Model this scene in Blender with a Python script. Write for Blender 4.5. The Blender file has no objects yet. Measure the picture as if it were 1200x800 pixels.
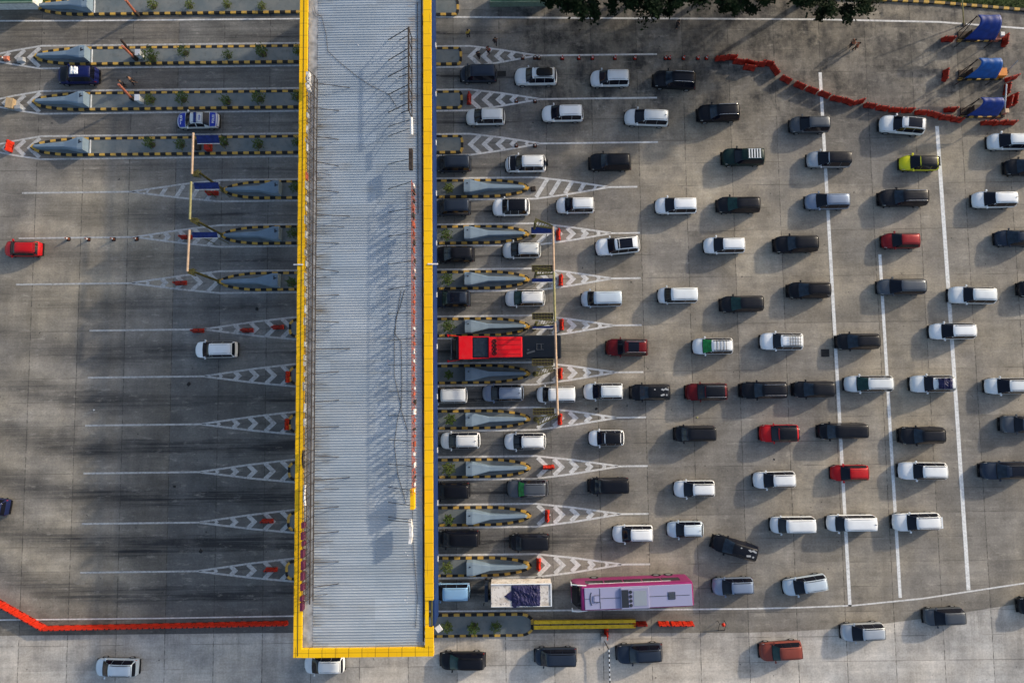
import bpy, math, random
from mathutils import Vector, Matrix
random.seed(7)
PI = math.pi
C = bpy.context.scene.collection
# ---------------------------------------------------------------- camera, world, sun, exposure
ALT = 75.0; TILT = math.radians(4.07); ROLL = -0.0121
cam_d = bpy.data.cameras.new('camera'); cam = bpy.data.objects.new('camera', cam_d); C.objects.link(cam)
cam.location = (0, 0, ALT); cam.rotation_euler = (TILT, 0, ROLL)
cam_d.lens = 24; cam_d.sensor_width = 36; cam_d.clip_start = 0.5; cam_d.clip_end = 2000
bpy.context.scene.camera = cam
SUNV = Vector((2.34, 1.45, 1.0)).normalized()
w = bpy.data.worlds.new('World'); bpy.context.scene.world = w; w.use_nodes = True
sky = w.node_tree.nodes.new('ShaderNodeTexSky'); sky.sky_type = 'NISHITA'; sky.sun_disc = False
sky.sun_elevation = math.asin(SUNV.z); sky.sun_rotation = math.atan2(SUNV.x, SUNV.y)
sky.dust_density = 2.5; sky.air_density = 1.0
bg = w.node_tree.nodes['Background']; bg.inputs[1].default_value = 0.15
w.node_tree.links.new(sky.outputs[0], bg.inputs[0])
sl = bpy.data.lights.new('sun', 'SUN'); sl.energy = 2.3; sl.angle = math.radians(1.2); sl.color = (1.0, 0.88, 0.71)
so = bpy.data.objects.new('sun', sl); C.objects.link(so)
so.rotation_euler = SUNV.to_track_quat('Z', 'Y').to_euler()
vs = bpy.context.scene.view_settings
vs.view_transform = 'Standard'; vs.look = 'None'; vs.gamma = 1.0; vs.exposure = 0.68; vs.use_curve_mapping = False

def at(px, py, h=0.0):
    """ground-truth survey: where the sight line of a measured photo point meets the level h"""
    x, y, z = (px-600)/800, -(py-400)/800, -1.0
    c, s = math.cos(TILT), math.sin(TILT)
    y, z = y*c-z*s, y*s+z*c
    c, s = math.cos(ROLL), math.sin(ROLL)
    x, y = x*c-y*s, x*s+y*c
    t = (ALT-h)/-z
    return Vector((x*t, y*t, h))

# ---------------------------------------------------------------- materials
class NT:
    def __init__(s, name):
        s.m = bpy.data.materials.new(name); s.m.use_nodes = True
        s.t = s.m.node_tree; s.b = s.t.nodes['Principled BSDF']
    def n(s, typ, **kw):
        n = s.t.nodes.new(typ)
        for k, v in kw.items(): setattr(n, k, v)
        return n
    def put(s, sock, v):
        if isinstance(v, bpy.types.NodeSocket): s.t.links.new(v, sock)
        elif isinstance(v, (tuple, list)) and len(v) == 3 and sock.type == 'RGBA': sock.default_value = (*v, 1)
        else: sock.default_value = v
    def pos(s): return s.n('ShaderNodeNewGeometry').outputs['Position']
    def obj(s): return s.n('ShaderNodeTexCoord').outputs['Object']
    def rnd(s): return s.n('ShaderNodeObjectInfo').outputs['Random']
    def xyz(s, v):
        n = s.n('ShaderNodeSeparateXYZ'); s.put(n.inputs[0], v); return n.outputs
    def vec(s, x, y, z=0.0):
        n = s.n('ShaderNodeCombineXYZ')
        for i, v in enumerate((x, y, z)): s.put(n.inputs[i], v)
        return n.outputs[0]
    def ma(s, op, a, b=0.0, c=0.0, clamp=False):
        n = s.n('ShaderNodeMath', operation=op, use_clamp=clamp)
        s.put(n.inputs[0], a); s.put(n.inputs[1], b); s.put(n.inputs[2], c); return n.outputs[0]
    def noise(s, v, sc=1.0, det=3.0, rough=0.55, stretch=(1, 1, 1), off=0.0):
        mp = s.n('ShaderNodeMapping'); s.put(mp.inputs[0], v)
        mp.inputs['Scale'].default_value = stretch; mp.inputs['Location'].default_value = (off, off*.7, 0)
        n = s.n('ShaderNodeTexNoise'); s.put(n.inputs['Vector'], mp.outputs[0])
        n.inputs['Scale'].default_value = sc; n.inputs['Detail'].default_value = det; n.inputs['Roughness'].default_value = rough
        return n.outputs[0]
    def white(s, v):
        n = s.n('ShaderNodeTexWhiteNoise'); s.put(n.inputs[0], v); return n.outputs[0]
    def rng(s, v, a, b, c=0.0, d=1.0, smooth=False):
        n = s.n('ShaderNodeMapRange', clamp=True)
        if smooth: n.interpolation_type = 'SMOOTHSTEP'
        s.put(n.inputs[0], v)
        for i, q in enumerate((a, b, c, d)): s.put(n.inputs[i+1], q)
        return n.outputs[0]
    def mix(s, f, a, b, mode='MIX'):
        n = s.n('ShaderNodeMix', data_type='RGBA', blend_type=mode)
        s.put(n.inputs[0], f); s.put(n.inputs[6], a); s.put(n.inputs[7], b); return n.outputs[2]
    def bump(s, h, st=.3, d=.02):
        n = s.n('ShaderNodeBump'); n.inputs['Strength'].default_value = st; n.inputs['Distance'].default_value = d
        s.put(n.inputs['Height'], h); s.put(s.b.inputs['Normal'], n.outputs[0])
    def base(s, c, rough=.6, metal=0.0, coat=0.0, spec=None):
        s.put(s.b.inputs['Base Color'], c); s.put(s.b.inputs['Roughness'], rough); s.put(s.b.inputs['Metallic'], metal)
        s.b.inputs['Coat Weight'].default_value = coat; s.b.inputs['Coat Roughness'].default_value = .08
        s.b.inputs['Specular IOR Level'].default_value = .22 if spec is None else spec
        return s.m

def flat(name, c, rough=.6, metal=0.0, coat=0.0, var=.25, vs_=3.0, spec=None):
    """an even coat with dust and wear in it"""
    N = NT(name); p = N.obj()
    f = N.rng(N.noise(p, vs_, 4), .3, .7, 1-var, 1+var*.5)
    g = N.mix(1.0, c, N.vec(f, f, f), 'MULTIPLY')
    return N.base(g, rough, metal, coat, spec)

def paint(name, c, metal=0.0, rough=.32):
    N = NT(name); p = N.obj(); r = N.rnd()
    sh = N.rng(r, 0, 1, .9, 1.1)
    pv = N.n('ShaderNodeVectorMath', operation='ADD'); N.put(pv.inputs[0], p); N.put(pv.inputs[1], N.vec(N.ma('MULTIPLY', r, 40.), 0.0, 0.0))
    d = N.rng(N.noise(pv.outputs[0], 1.6, 5), .42, .75, 0.0, .005+.12*min(1, sum(c)/1.2))
    g = N.mix(1.0, c, N.vec(sh, sh, sh), 'MULTIPLY')
    g = N.mix(d, g, (.30, .27, .23))
    return N.base(g, N.rng(N.noise(p, 5, 3), .3, .7, rough, rough+.12), metal, .15, spec=.15)

ISY = [43.9, 38.05, 32.9, 27.7, 22.57, 17.4, 12.25, 7.03, 1.85, -3.2, -8.4, -13.7, -18.9]

def concrete(name, main=True):
    N = NT(name); P = N.pos(); o = N.xyz(P); X, Y = o[0], o[1]
    # slabs
    fx = N.ma('DIVIDE', N.ma('SUBTRACT', X, 14.6), 5.2); py = 2.59
    fy = N.ma('DIVIDE', N.ma('SUBTRACT', Y, 22.57), py)
    cx = N.ma('FLOOR', fx); cy = N.ma('FLOOR', fy); cyw = N.ma('FLOOR', N.ma('MULTIPLY', fy, .5))
    h1 = N.white(N.vec(cx, cyw, 1.0)); h2 = N.white(N.vec(cx, 3.0, 2.0)); h3 = N.white(N.vec(cyw, 9.0, N.ma('FLOOR', N.ma('MULTIPLY', cx, .34))))
    def line(f, size, wdt, jit):
        d = N.ma('MULTIPLY', N.ma('ABSOLUTE', N.ma('SUBTRACT', N.ma('FRACT', N.ma('ADD', f, .5)), .5)), size)
        return N.rng(N.ma('ADD', d, jit), wdt*.4, wdt, 1.0, 0.0)
    jit = N.rng(N.noise(P, 2.2, 2), .35, .7, -.015, .05)
    jx = line(fx, 5.2, .062, jit)
    jy = line(fy, py, .05, N.rng(N.noise(P, .25, 2, off=5), .4, .6, -.02, .05))
    joint = N.ma('MAXIMUM', jx, N.ma('MULTIPLY', jy, .55))
    # base tone
    big = N.noise(P, .055, 5, .6)
    mid = N.noise(P, .35, 5, .65, off=11)
    if main:
        col = N.mix(N.rng(big, .36, .58), (.345, .298, .226), (.215, .197, .172))
        # the newer, greyer slabs on both sides of the canopy
        nx = N.rng(N.ma('ADD', X, N.ma('MULTIPLY', N.ma('FLOOR', N.rng(Y, -8.0, 9.0, 0, 1.99)), .0)), -37.4, -37.3)
        nx = N.ma('MULTIPLY', nx, N.rng(X, -5.0, 8.0, 1.0, 0.0))
        col = N.mix(N.ma('MULTIPLY', nx, .55), col, (.165, .178, .186))
    else:
        col = N.mix(N.rng(big, .4, .6), (.50, .445, .375), (.40, .385, .36))
    tone = N.ma('ADD', N.ma('ADD', N.rng(h1, 0, 1, .86, 1.10), N.rng(h2, 0, 1, -.05, .05)), N.rng(h3, 0, 1, -.06, .06))
    tone = N.ma('MULTIPLY', tone, N.rng(mid, .32, .68, .72, 1.22))
    # broom finish and tyre polish along and across
    g1 = N.noise(P, 1.0, 3, .6, stretch=(.10, 1.9, 1)); g2 = N.noise(P, 1.0, 3, .6, stretch=(1.5, .08, 1), off=3)
    g3 = N.noise(P, 5.0, 4, .7, off=8)
    tone = N.ma('MULTIPLY', tone, N.rng(g1, .3, .7, .90, 1.10))
    tone = N.ma('MULTIPLY', tone, N.rng(g2, .3, .7, .94, 1.06))
    tone = N.ma('MULTIPLY', tone, N.rng(g3, .3, .7, .78, 1.18))
    if main:
        # drip and tyre soil down each lane, heaviest at the booths, curving away to the lower left
        ax = N.ma('MINIMUM', N.ma('ADD', X, 42.0), 0.0)
        wob = N.ma('MULTIPLY', N.ma('SUBTRACT', N.noise(P, .12, 2, off=21), .5), 1.2)
        Yw = N.ma('ADD', N.ma('ADD', Y, wob), N.ma('MULTIPLY', N.ma('MULTIPLY', ax, ax), -.012))
        lf = N.ma('FRACT', N.ma('DIVIDE', N.ma('SUBTRACT', Yw, 22.57), 5.17))
        dl = N.ma('ABSOLUTE', N.ma('SUBTRACT', lf, .5))             # 0 in the lane middle
        broad = N.rng(dl, .06, .42, 1.0, 0.0, True)
        thin = N.rng(N.ma('ABSOLUTE', N.ma('SUBTRACT', lf, N.ma('ADD', .47, N.ma('MULTIPLY', wob, .02)))), .0, .05, 1.0, 0.0, True)
        left = N.ma('MULTIPLY', N.rng(X, -60, -44, .5, 1.0), N.rng(X, -15, -5, 1.0, 0.0))
        right = N.ma('MULTIPLY', N.rng(X, -14, -7, 0.0, 1.0), N.rng(X, -4, 22, 1.0, .12))
        reach = N.ma('MAXIMUM', left, right)
        south = N.rng(Y, -8, 16, 1.0, .55)
        lay = N.noise(P, .5, 4, .6, stretch=(.15, 1.4, 1), off=31)
        soil = N.ma('MULTIPLY', N.ma('MULTIPLY', broad, reach), N.rng(lay, .28, .55, .5, 1.0))
        soil = N.ma('MULTIPLY', soil, N.ma('MULTIPLY', south, N.rng(h3, 0, 1, .75, 1.05)))
        near = N.ma('MULTIPLY', N.rng(N.ma('ABSOLUTE', N.ma('ADD', X, 13.9)), 8, 24, 1.0, 0.0), .75)
        soil = N.ma('ADD', soil, N.ma('MULTIPLY', thin, N.ma('MULTIPLY', near, N.rng(lay, .35, .6, .2, 1.0))), clamp=True)
        soil = N.ma('MAXIMUM', soil, N.ma('MULTIPLY', N.ma('MULTIPLY', N.rng(Y, 22, 32), N.rng(X, -22, -14, 1.0, 0.0)), N.rng(lay, .3, .6, .25, .62)))  # vignette dimming of the upper left, painted into the slab colour
        fine = N.noise(P, 1.0, 5, .68, stretch=(.07, 3.6, 1), off=210)
        soil = N.ma('MULTIPLY', soil, N.rng(fine, .34, .64, .62, 1.22), clamp=True)
        # the old soiled north-east apron
        ne = N.ma('MULTIPLY', N.rng(N.ma('ADD', Y, N.ma('MULTIPLY', N.ma('SUBTRACT', mid, .5), 14.)), 24, 33), N.rng(X, -8, 2))
        blot = N.rng(N.noise(P, .33, 6, .72, off=50), .44, .58)
        scr = N.rng(N.noise(P, .8, 5, .7, stretch=(1, .35, 1), off=70), .45, .62)
        soil = N.ma('MAXIMUM', soil, N.ma('MULTIPLY', ne, N.ma('ADD', N.ma('ADD', N.ma('MULTIPLY', blot, .50), N.ma('MULTIPLY', scr, .32)), .18)))
        # soiled verge by the lower barrier line
        sv = N.ma('MULTIPLY', N.rng(Y, -24.5, -19.5, 1.0, 0.0, True), N.rng(X, 4, 18, 1.0, .45))
        soil = N.ma('MAXIMUM', soil, N.ma('MULTIPLY', sv, N.rng(N.noise(P, .5, 5, .65, off=90), .35, .6, .25, .6)))
        lw = N.ma('MULTIPLY', N.rng(X, -46, -38, 0.0, 1.0, True), N.rng(Y, -4, 14, .55, 0.0, True))  # even darkening of the lower left, stronger towards the south
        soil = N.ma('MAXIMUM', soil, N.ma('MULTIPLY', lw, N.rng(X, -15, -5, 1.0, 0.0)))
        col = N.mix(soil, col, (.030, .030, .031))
        # pale scuffs
        sc = N.rng(N.noise(P, 1.1, 6, .75, stretch=(.5, 1.5, 1), off=120), .56, .70, 0, .4)
        col = N.mix(sc, col, (.46, .42, .36))
        dk = N.rng(N.noise(P, .22, 6, .7, off=160), .52, .68, 0, .5)
        col = N.mix(dk, col, (.13, .12, .11))
    else:
        st = N.rng(N.noise(P, 1.0, 4, .65, stretch=(1.6, .12, 1), off=44), .5, .72, 0, .45)
        col = N.mix(N.ma('MULTIPLY', st, N.rng(Y, -29, -25, .3, 1.0)), col, (.09, .085, .08))
        st2 = N.rng(N.noise(P, .16, 5, .65, off=64), .5, .66, 0, .5)
        col = N.mix(st2, col, (.20, .19, .18))
    spots = N.rng(N.noise(P, 1.7, 2, .5, off=140), .73, .77, 0, .75)
    col = N.mix(spots, col, (.03, .03, .03))
    col = N.mix(1.0, col, N.vec(tone, tone, tone), 'MULTIPLY')
    col = N.mix(N.ma('MULTIPLY', joint, .68), col, (.03, .028, .026))
    N.bump(g3, .25, .01)
    return N.base(col, .82, spec=.3)

def road_paint(name, c, wear=.5):
    N = NT(name); P = N.pos()
    f = N.rng(N.ma('ADD', N.noise(P, 3.5, 6, .75), N.ma('MULTIPLY', N.noise(P, .4, 3, off=9), .25)), .55, .80, 0, wear)
    g = N.mix(f, c, (.12, .115, .11))
    return N.base(g, .7)

M = {}
M['concrete'] = concrete('worn_concrete', True)
M['pale_concrete'] = concrete('pale_concrete', False)
M['line'] = road_paint('white_road_paint', (.66, .65, .63), .55)
M['line_worn'] = road_paint('greyed_road_paint', (.46, .46, .45), .7)
M['line_fresh'] = road_paint('white_thick_road_paint', (.74, .74, .72), .45)
M['kerb_yellow'] = road_paint('kerb_yellow_paint', (.52, .31, .055), .45)
M['kerb_black'] = flat('kerb_black_paint', (.018, .018, .018), .7)
M['island'] = None
def island_mat():
    N = NT('island_screed'); P = N.pos()
    c = N.mix(N.rng(N.noise(P, .5, 5, .6), .35, .65), (.115, .14, .15), (.175, .185, .18))
    c = N.mix(N.rng(N.noise(P, 1.6, 5, .7, off=5), .52, .72, 0, .6), c, (.08, .085, .08))
    N.bump(N.noise(P, 6, 3), .2, .01)
    return N.base(c, .85)
M['island'] = island_mat()
M['cushion'] = flat('blue_grey_painted_concrete', (.165, .225, .285), .75, var=.15, vs_=1.0)
M['cushion_dark'] = flat('soot_mark', (.012, .012, .013), .8)
M['yellow'] = None
def yellow_mat():
    N = NT('yellow_aluminium_panel'); P = N.pos(); o = N.xyz(P)
    n = N.noise(P, 1.0, 5, .7, stretch=(6, .35, 1)); n2 = N.noise(P, .22, 3, off=8)
    c = N.mix(N.rng(n2, .35, .65), (.78, .43, .004), (.84, .50, .006))
    c = N.mix(N.rng(n, .60, .72, 0, .55), c, (.30, .12, .02))
    j = N.ma('MULTIPLY', N.ma('ABSOLUTE', N.ma('SUBTRACT', N.ma('FRACT', N.ma('DIVIDE', o[1], 1.22)), .5)), 1.22)
    c = N.mix(N.rng(j, .02, .05, .4, 0.0), c, (.10, .05, .01))
    jx = N.ma('MULTIPLY', N.ma('ABSOLUTE', N.ma('SUBTRACT', N.ma('FRACT', N.ma('DIVIDE', o[0], 1.22)), .5)), 1.22)
    jx = N.ma('MULTIPLY', N.rng(jx, .02, .05, .6, 0.0), N.rng(o[1], -23.3, -23.2, 1.0, 0.0))
    c = N.mix(jx, c, (.10, .05, .01))
    return N.base(c, .45)
M['yellow'] = yellow_mat()
M['blue_panel'] = flat('blue_fascia_panel', (.009, .030, .12), .5, var=.35)
def roof_mat():
    N = NT('blue_grey_roof_sheet'); P = N.pos(); o = N.xyz(P)
    c = N.mix(N.rng(N.noise(P, .16, 5, .6), .35, .65), (.325, .375, .42), (.40, .435, .465))
    # sheet laps across the roof and per sheet tone
    sid = N.ma('FLOOR', N.ma('DIVIDE', o[1], 1.0)); t = N.rng(N.white(N.vec(sid, N.ma('FLOOR', N.ma('DIVIDE', o[0], 4.3)), 0.0)), 0, 1, .90, 1.08)
    c = N.mix(1.0, c, N.vec(t, t, t), 'MULTIPLY')
    # rust and moss washed down from the left sign truss
    edge = N.rng(o[0], -19.2, -16.2, 1.0, 0.0, True)
    ru = N.rng(N.noise(P, 1.0, 5, .7, stretch=(.35, 1.6, 1), off=13), .46, .68)
    south = N.rng(N.noise(P, .1, 2, off=77), .42, .62)
    c = N.mix(N.ma('MULTIPLY', N.ma('MULTIPLY', edge, ru), N.ma('MULTIPLY', N.ma('ADD', south, .4), .9)), c, (.16, .125, .075))
    e2 = N.ma('MULTIPLY', N.rng(N.ma('ABSOLUTE', N.ma('ADD', o[0], 9.3)), .1, .9, 1.0, 0.0), N.rng(o[1], -6, 30, .25, 1.0))
    c = N.mix(N.ma('MULTIPLY', N.ma('MULTIPLY', e2, ru), .8), c, (.30, .20, .11))
    st = N.rng(N.noise(P, .45, 6, .7, stretch=(.5, 2.2, 1), off=33), .55, .72, 0, .45)
    c = N.mix(st, c, (.26, .25, .22))
    return N.base(c, .5, .1)
M['roof'] = roof_mat()
M['gutter'] = flat('grey_gutter_sheet', (.33, .34, .35), .6, var=.5, vs_=1.5)
M['steel_dark'] = flat('dark_rusty_steel', (.045, .035, .03), .7, var=.5)
M['rail_red'] = flat('faded_red_steel', (.36, .085, .05), .6, var=.6, vs_=2)
M['sign_white'] = flat('white_sign_sheet', (.72, .70, .68), .5, var=.3)
M['sign_maroon'] = flat('maroon_sign_sheet', (.10, .02, .045), .5)
M['column'] = flat('grey_painted_column', (.30, .31, .32), .6)
M['booth'] = flat('white_booth_panel', (.60, .60, .58), .5)
M['orange'] = flat('orange_red_plastic', (.50, .022, .006), .45, var=.25, vs_=4)
M['dull_red'] = flat('faded_red_plastic', (.33, .022, .011), .5, var=.4, vs_=3)
M['cone_dirty'] = flat('dirty_orange_rubber', (.20, .06, .03), .7, var=.5)
M['salmon'] = flat('salmon_painted_pipe', (.52, .36, .24), .5, var=.25)
M['olive'] = flat('olive_yellow_steel', (.10, .09, .028), .6, var=.5, vs_=5)
M['olive_pipe'] = flat('olive_yellow_pipe', (.32, .29, .13), .6, var=.3)
M['navy_panel'] = flat('navy_blue_panel', (.014, .028, .14), .4, var=.4)
M['rust_boom'] = flat('rusty_orange_boom', (.42, .14, .085), .55, var=.4)
M['guard_yellow'] = flat('yellow_guard_rail', (.58, .38, .02), .5, var=.3)
M['leaf'] = flat('shrub_leaf', (.05, .085, .014), .7, var=.6, vs_=6)
M['leaf2'] = flat('shrub_leaf_yellowish', (.085, .115, .02), .7, var=.6, vs_=6)
M['tree_leaf'] = flat('dark_tree_leaf', (.007, .017, .004), .85, var=.8, vs_=.9, spec=.15)
M['bark'] = flat('bark', (.09, .065, .045), .85)
M['grass'] = flat('mown_grass', (.05, .075, .018), .9, var=.6, vs_=.8)
M['tarp_blue'] = flat('bright_blue_tarpaulin', (.010, .085, .30), .5, var=.3, vs_=2)
M['tarp_deep'] = flat('deep_blue_tarpaulin', (.007, .032, .19), .5, var=.3, vs_=2)
M['tarp_navy'] = flat('navy_tarpaulin', (.022, .022, .075), .55, var=.4, vs_=4)
M['green_roof'] = flat('green_roof_sheet', (.03, .085, .06), .6)
M['white_paint'] = flat('white_paint', (.68, .68, .66), .5)
M['asphalt_hole'] = flat('cast_iron', (.02, .02, .02), .7)
M['rag'] = flat('dark_rag', (.025, .025, .025), .9)
M['pot'] = flat('clay_soil', (.06, .045, .035), .9)
# vehicle materials
M['glass'] = flat('dark_window_glass', (.005, .006, .012), .08, var=.1, spec=.3)
M['glass_blue'] = flat('blue_tinted_window_glass', (.018, .028, .042), .12, var=.4, spec=.35)
M['glass_green'] = flat('green_windscreen_glass', (.012, .04, .036), .1, var=.3, spec=.3)
M['glass_lime'] = flat('bright_green_sunshade_glass', (.02, .22, .05), .25, var=.4)
M['tyre'] = flat('tyre_rubber', (.015, .015, .015), .85)
M['rim'] = flat('alloy_rim', (.35, .36, .37), .35, .6)
M['blackplastic'] = flat('black_plastic', (.007, .007, .008), .55)
M['lamp'] = flat('headlamp_glass', (.62, .62, .58), .15, .2)
M['taillamp'] = flat('red_tail_lamp', (.35, .012, .01), .25)
M['chrome'] = flat('chrome_trim', (.55, .55, .56), .25, .8)
M['plate'] = flat('black_number_plate', (.03, .03, .03), .5)
for k, c, mt in (('white', (.70, .72, .73), 0), ('pearl', (.60, .63, .64), .05), ('silver', (.40, .43, .46), .45), ('ice', (.50, .58, .65), .2),
              ('steelblue', (.20, .25, .34), .35), ('skyblue', (.20, .36, .55), .15), ('grey', (.075, .085, .10), .3), ('darkgrey', (.035, .04, .05), .2),
              ('slate', (.022, .032, .052), .2), ('black', (.008, .009, .013), .0), ('jet', (.005, .006, .010), 0), ('navy', (.012, .02, .075), .2),
              ('blue', (.015, .035, .30), .1), ('navyblue', (.007, .012, .075), .1), ('red', (.42, .008, .012), .1), ('darkred', (.12, .006, .009), .2), ('maroon', (.20, .010, .014), .2),
              ('rust', (.19, .045, .032), .1), ('yellow', (.66, .62, .02), .05), ('green', (.006, .022, .021), .1), ('busred', (.62, .006, .012), 0),
              ('magenta', (.22, .014, .105), .1), ('lavender', (.28, .285, .42), 0), ('busblack', (.006, .009, .015), 0)):
    M[k+'_paint'] = paint(k+'_car_paint', c, mt)

# ---------------------------------------------------------------- helpers
class MB:
    """collects shapes, then links them as ONE mesh object"""
    def __init__(s): s.v = []; s.f = []; s.mi = []
    def add(s, vs, fs, mi=0):
        b = len(s.v); s.v += [tuple(v) for v in vs]; s.f += [tuple(i+b for i in f) for f in fs]; s.mi += [mi]*len(fs); return s
    def box(s, c, d, rot=0.0, mi=0, top=1.0):
        x, y, z = d[0]/2, d[1]/2, d[2]/2; vs = []
        for sz, k in ((-1, 1.0), (1, top)):
            for sx, sy in ((-1, -1), (1, -1), (1, 1), (-1, 1)):
                a, b_ = sx*x*k, sy*y*k
                vs.append((c[0]+a*math.cos(rot)-b_*math.sin(rot), c[1]+a*math.sin(rot)+b_*math.cos(rot), c[2]+sz*z))
        return s.add(vs, [(3, 2, 1, 0), (4, 5, 6, 7), (0, 1, 5, 4), (1, 2, 6, 5), (2, 3, 7, 6), (3, 0, 4, 7)], mi)
    def prism(s, poly, z0, z1, mi=0, inset=0.0):
        n = len(poly); cx = sum(p[0] for p in poly)/n; cy = sum(p[1] for p in poly)/n
        vs = [(p[0], p[1], z0) for p in poly]
        for p in poly:
            dx, dy = p[0]-cx, p[1]-cy; L = math.hypot(dx, dy) or 1
            vs.append((p[0]-dx/L*inset, p[1]-dy/L*inset, z1))
        fs = [tuple(range(n-1, -1, -1)), tuple(range(n, 2*n))] + [(i, (i+1) % n, n+(i+1) % n, n+i) for i in range(n)]
        return s.add(vs, fs, mi)
    def tube(s, p0, p1, r, n=8, mi=0, r1=None):
        p0, p1 = Vector(p0), Vector(p1); r1 = r if r1 is None else r1
        d = (p1-p0); q = d.to_track_quat('Z', 'Y'); vs = []
        for P, R in ((p0, r), (p1, r1)):
            for i in range(n):
                a = 2*PI*i/n; vs.append(P+q@Vector((R*math.cos(a), R*math.sin(a), 0)))
        fs = [(i, (i+1) % n, n+(i+1) % n, n+i) for i in range(n)] + [tuple(range(n-1, -1, -1)), tuple(range(n, 2*n))]
        return s.add(vs, fs, mi)
    def path(s, pts, r, n=6, mi=0):
        for a, b in zip(pts, pts[1:]): s.tube(a, b, r, n, mi)
        return s
    def strip(s, pts, wd, z, mi=0):
        """flat painted stripe along pts"""
        pts = [Vector((p[0], p[1], 0)) for p in pts]; vs = []
        for i, p in enumerate(pts):
            a = pts[max(i-1, 0)]; b = pts[min(i+1, len(pts)-1)]
            d1 = (p-a).normalized() if i > 0 else (b-p).normalized(); d2 = (b-p).normalized() if i < len(pts)-1 else d1
            d = (d1+d2).normalized(); n = Vector((-d.y, d.x, 0))*wd/2/max(.35, d.dot(d1))
            vs += [(p+n)[:2]+(z,), (p-n)[:2]+(z,)]
        fs = [(2*i+1, 2*i+3, 2*i+2, 2*i) for i in range(len(pts)-1)]
        return s.add(vs, fs, mi)
    def disc(s, c, r, n=16, mi=0, ax='Z'):
        vs = [c]
        for i in range(n):
            a = 2*PI*i/n; o = (r*math.cos(a), r*math.sin(a))
            vs.append((c[0]+o[0], c[1]+o[1], c[2]) if ax == 'Z' else (c[0]+o[0], c[1], c[2]+o[1]))
        return s.add(vs, [(0, 1+i, 1+(i+1) % n) for i in range(n)], mi)
    def grid(s, rows, mi=0, closed=False):
        n = len(rows[0]); vs = [v for r in rows for v in r]; fs = []
        for i in range(len(rows)-1):
            for j in range(n if closed else n-1):
                k = (j+1) % n; fs.append((i*n+j, i*n+k, (i+1)*n+k, (i+1)*n+j))
        return s.add(vs, fs, mi)
    def build(s, name, mats, parent=None, smooth=False, origin=None, bevel=0.0):
        me = bpy.data.meshes.new(name)
        o_ = Vector(origin) if origin is not None else (parent.location.copy() if parent is not None and parent.get('_abs') else Vector((0, 0, 0)))
        me.from_pydata([(v[0]-o_.x, v[1]-o_.y, v[2]-o_.z) for v in s.v], [], s.f)
        if not isinstance(mats, (list, tuple)): mats = [mats]
        for m in mats: me.materials.append(m)
        me.polygons.foreach_set('material_index', s.mi)
        if smooth: me.polygons.foreach_set('use_smooth', [True]*len(me.polygons))
        me.update()
        o = bpy.data.objects.new(name, me); C.objects.link(o)
        if parent is not None: o.parent = parent
        elif origin is not None: o.location = o_
        if bevel:
            md = o.modifiers.new('soft_edge', 'BEVEL'); md.width = bevel; md.segments = 2; md.limit_method = 'ANGLE'
        return o

def tag(o, label=None, cat=None, group=None, kind=None):
    if label: o['label'] = label
    if cat: o['category'] = cat
    if group: o['group'] = group
    if kind: o['kind'] = kind
    return o
def thing(name, loc, label, cat, group=None, rz=0.0, absolute=False):
    o = bpy.data.objects.new(name, None); C.objects.link(o); o.location = loc; o.rotation_euler = (0, 0, rz); o.empty_display_size = .3
    if absolute: o['_abs'] = 1
    return tag(o, label, cat, group)
def copy_tree(o, parent=None):
    c = o.copy(); C.objects.link(c); c.parent = parent
    for ch in list(o.children): copy_tree(ch, c)
    return c
# ---------------------------------------------------------------- the ground and its paint
MB().add([(-400, -400, 0), (400, -400, 0), (400, 400, 0), (-400, 400, 0)], [(0, 1, 2, 3)]).build('road', M['concrete'])['kind'] = 'structure'
# the paler service lane along the south
edge = [at(-200, 747), at(0, 744.5), at(340, 741), at(510, 742), at(870, 741), at(935, 739), at(1000, 735), at(1100, 722), at(1200, 706), at(1400, 678)]
pl = MB(); vs = []
for p in edge: vs += [(p.x, p.y, .004), (p.x, p.y-120, .004)]
pl.add(vs, [(2*i, 2*i+1, 2*i+3, 2*i+2) for i in range(len(edge)-1)]).build('service_lane', M['pale_concrete'])['kind'] = 'structure'
Z = .008
def ln(name, pts, wd, m='line', z=Z):
    tag(MB().strip([at(*p) for p in pts], wd, z).build(name, M[m]), kind='structure')
ln('queue_line', [(961, 85), (978, 385), (996, 710)], .36, 'line_fresh')
ln('queue_line', [(1031, 298), (1043, 500), (1055, 700)], .34, 'line_fresh')
ln('queue_line', [(1098, 148), (1117, 420), (1135, 691)], .42, 'line_fresh')
ln('edge_line', [(505, 20), (700, 21.5), (960, 23), (1100, 26), (1200, 33.5), (1400, 52)], .20)
ln('edge_line', [(-100, 25), (100, 24.5), (365, 22)], .17)
ln('edge_line', [(500, 716), (870, 713), (935, 711.5), (1000, 709), (1080, 701), (1200, 683), (1400, 650)], .16)
ln('edge_line', [(-100, 727), (190, 724), (365, 721)], .14)

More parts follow.
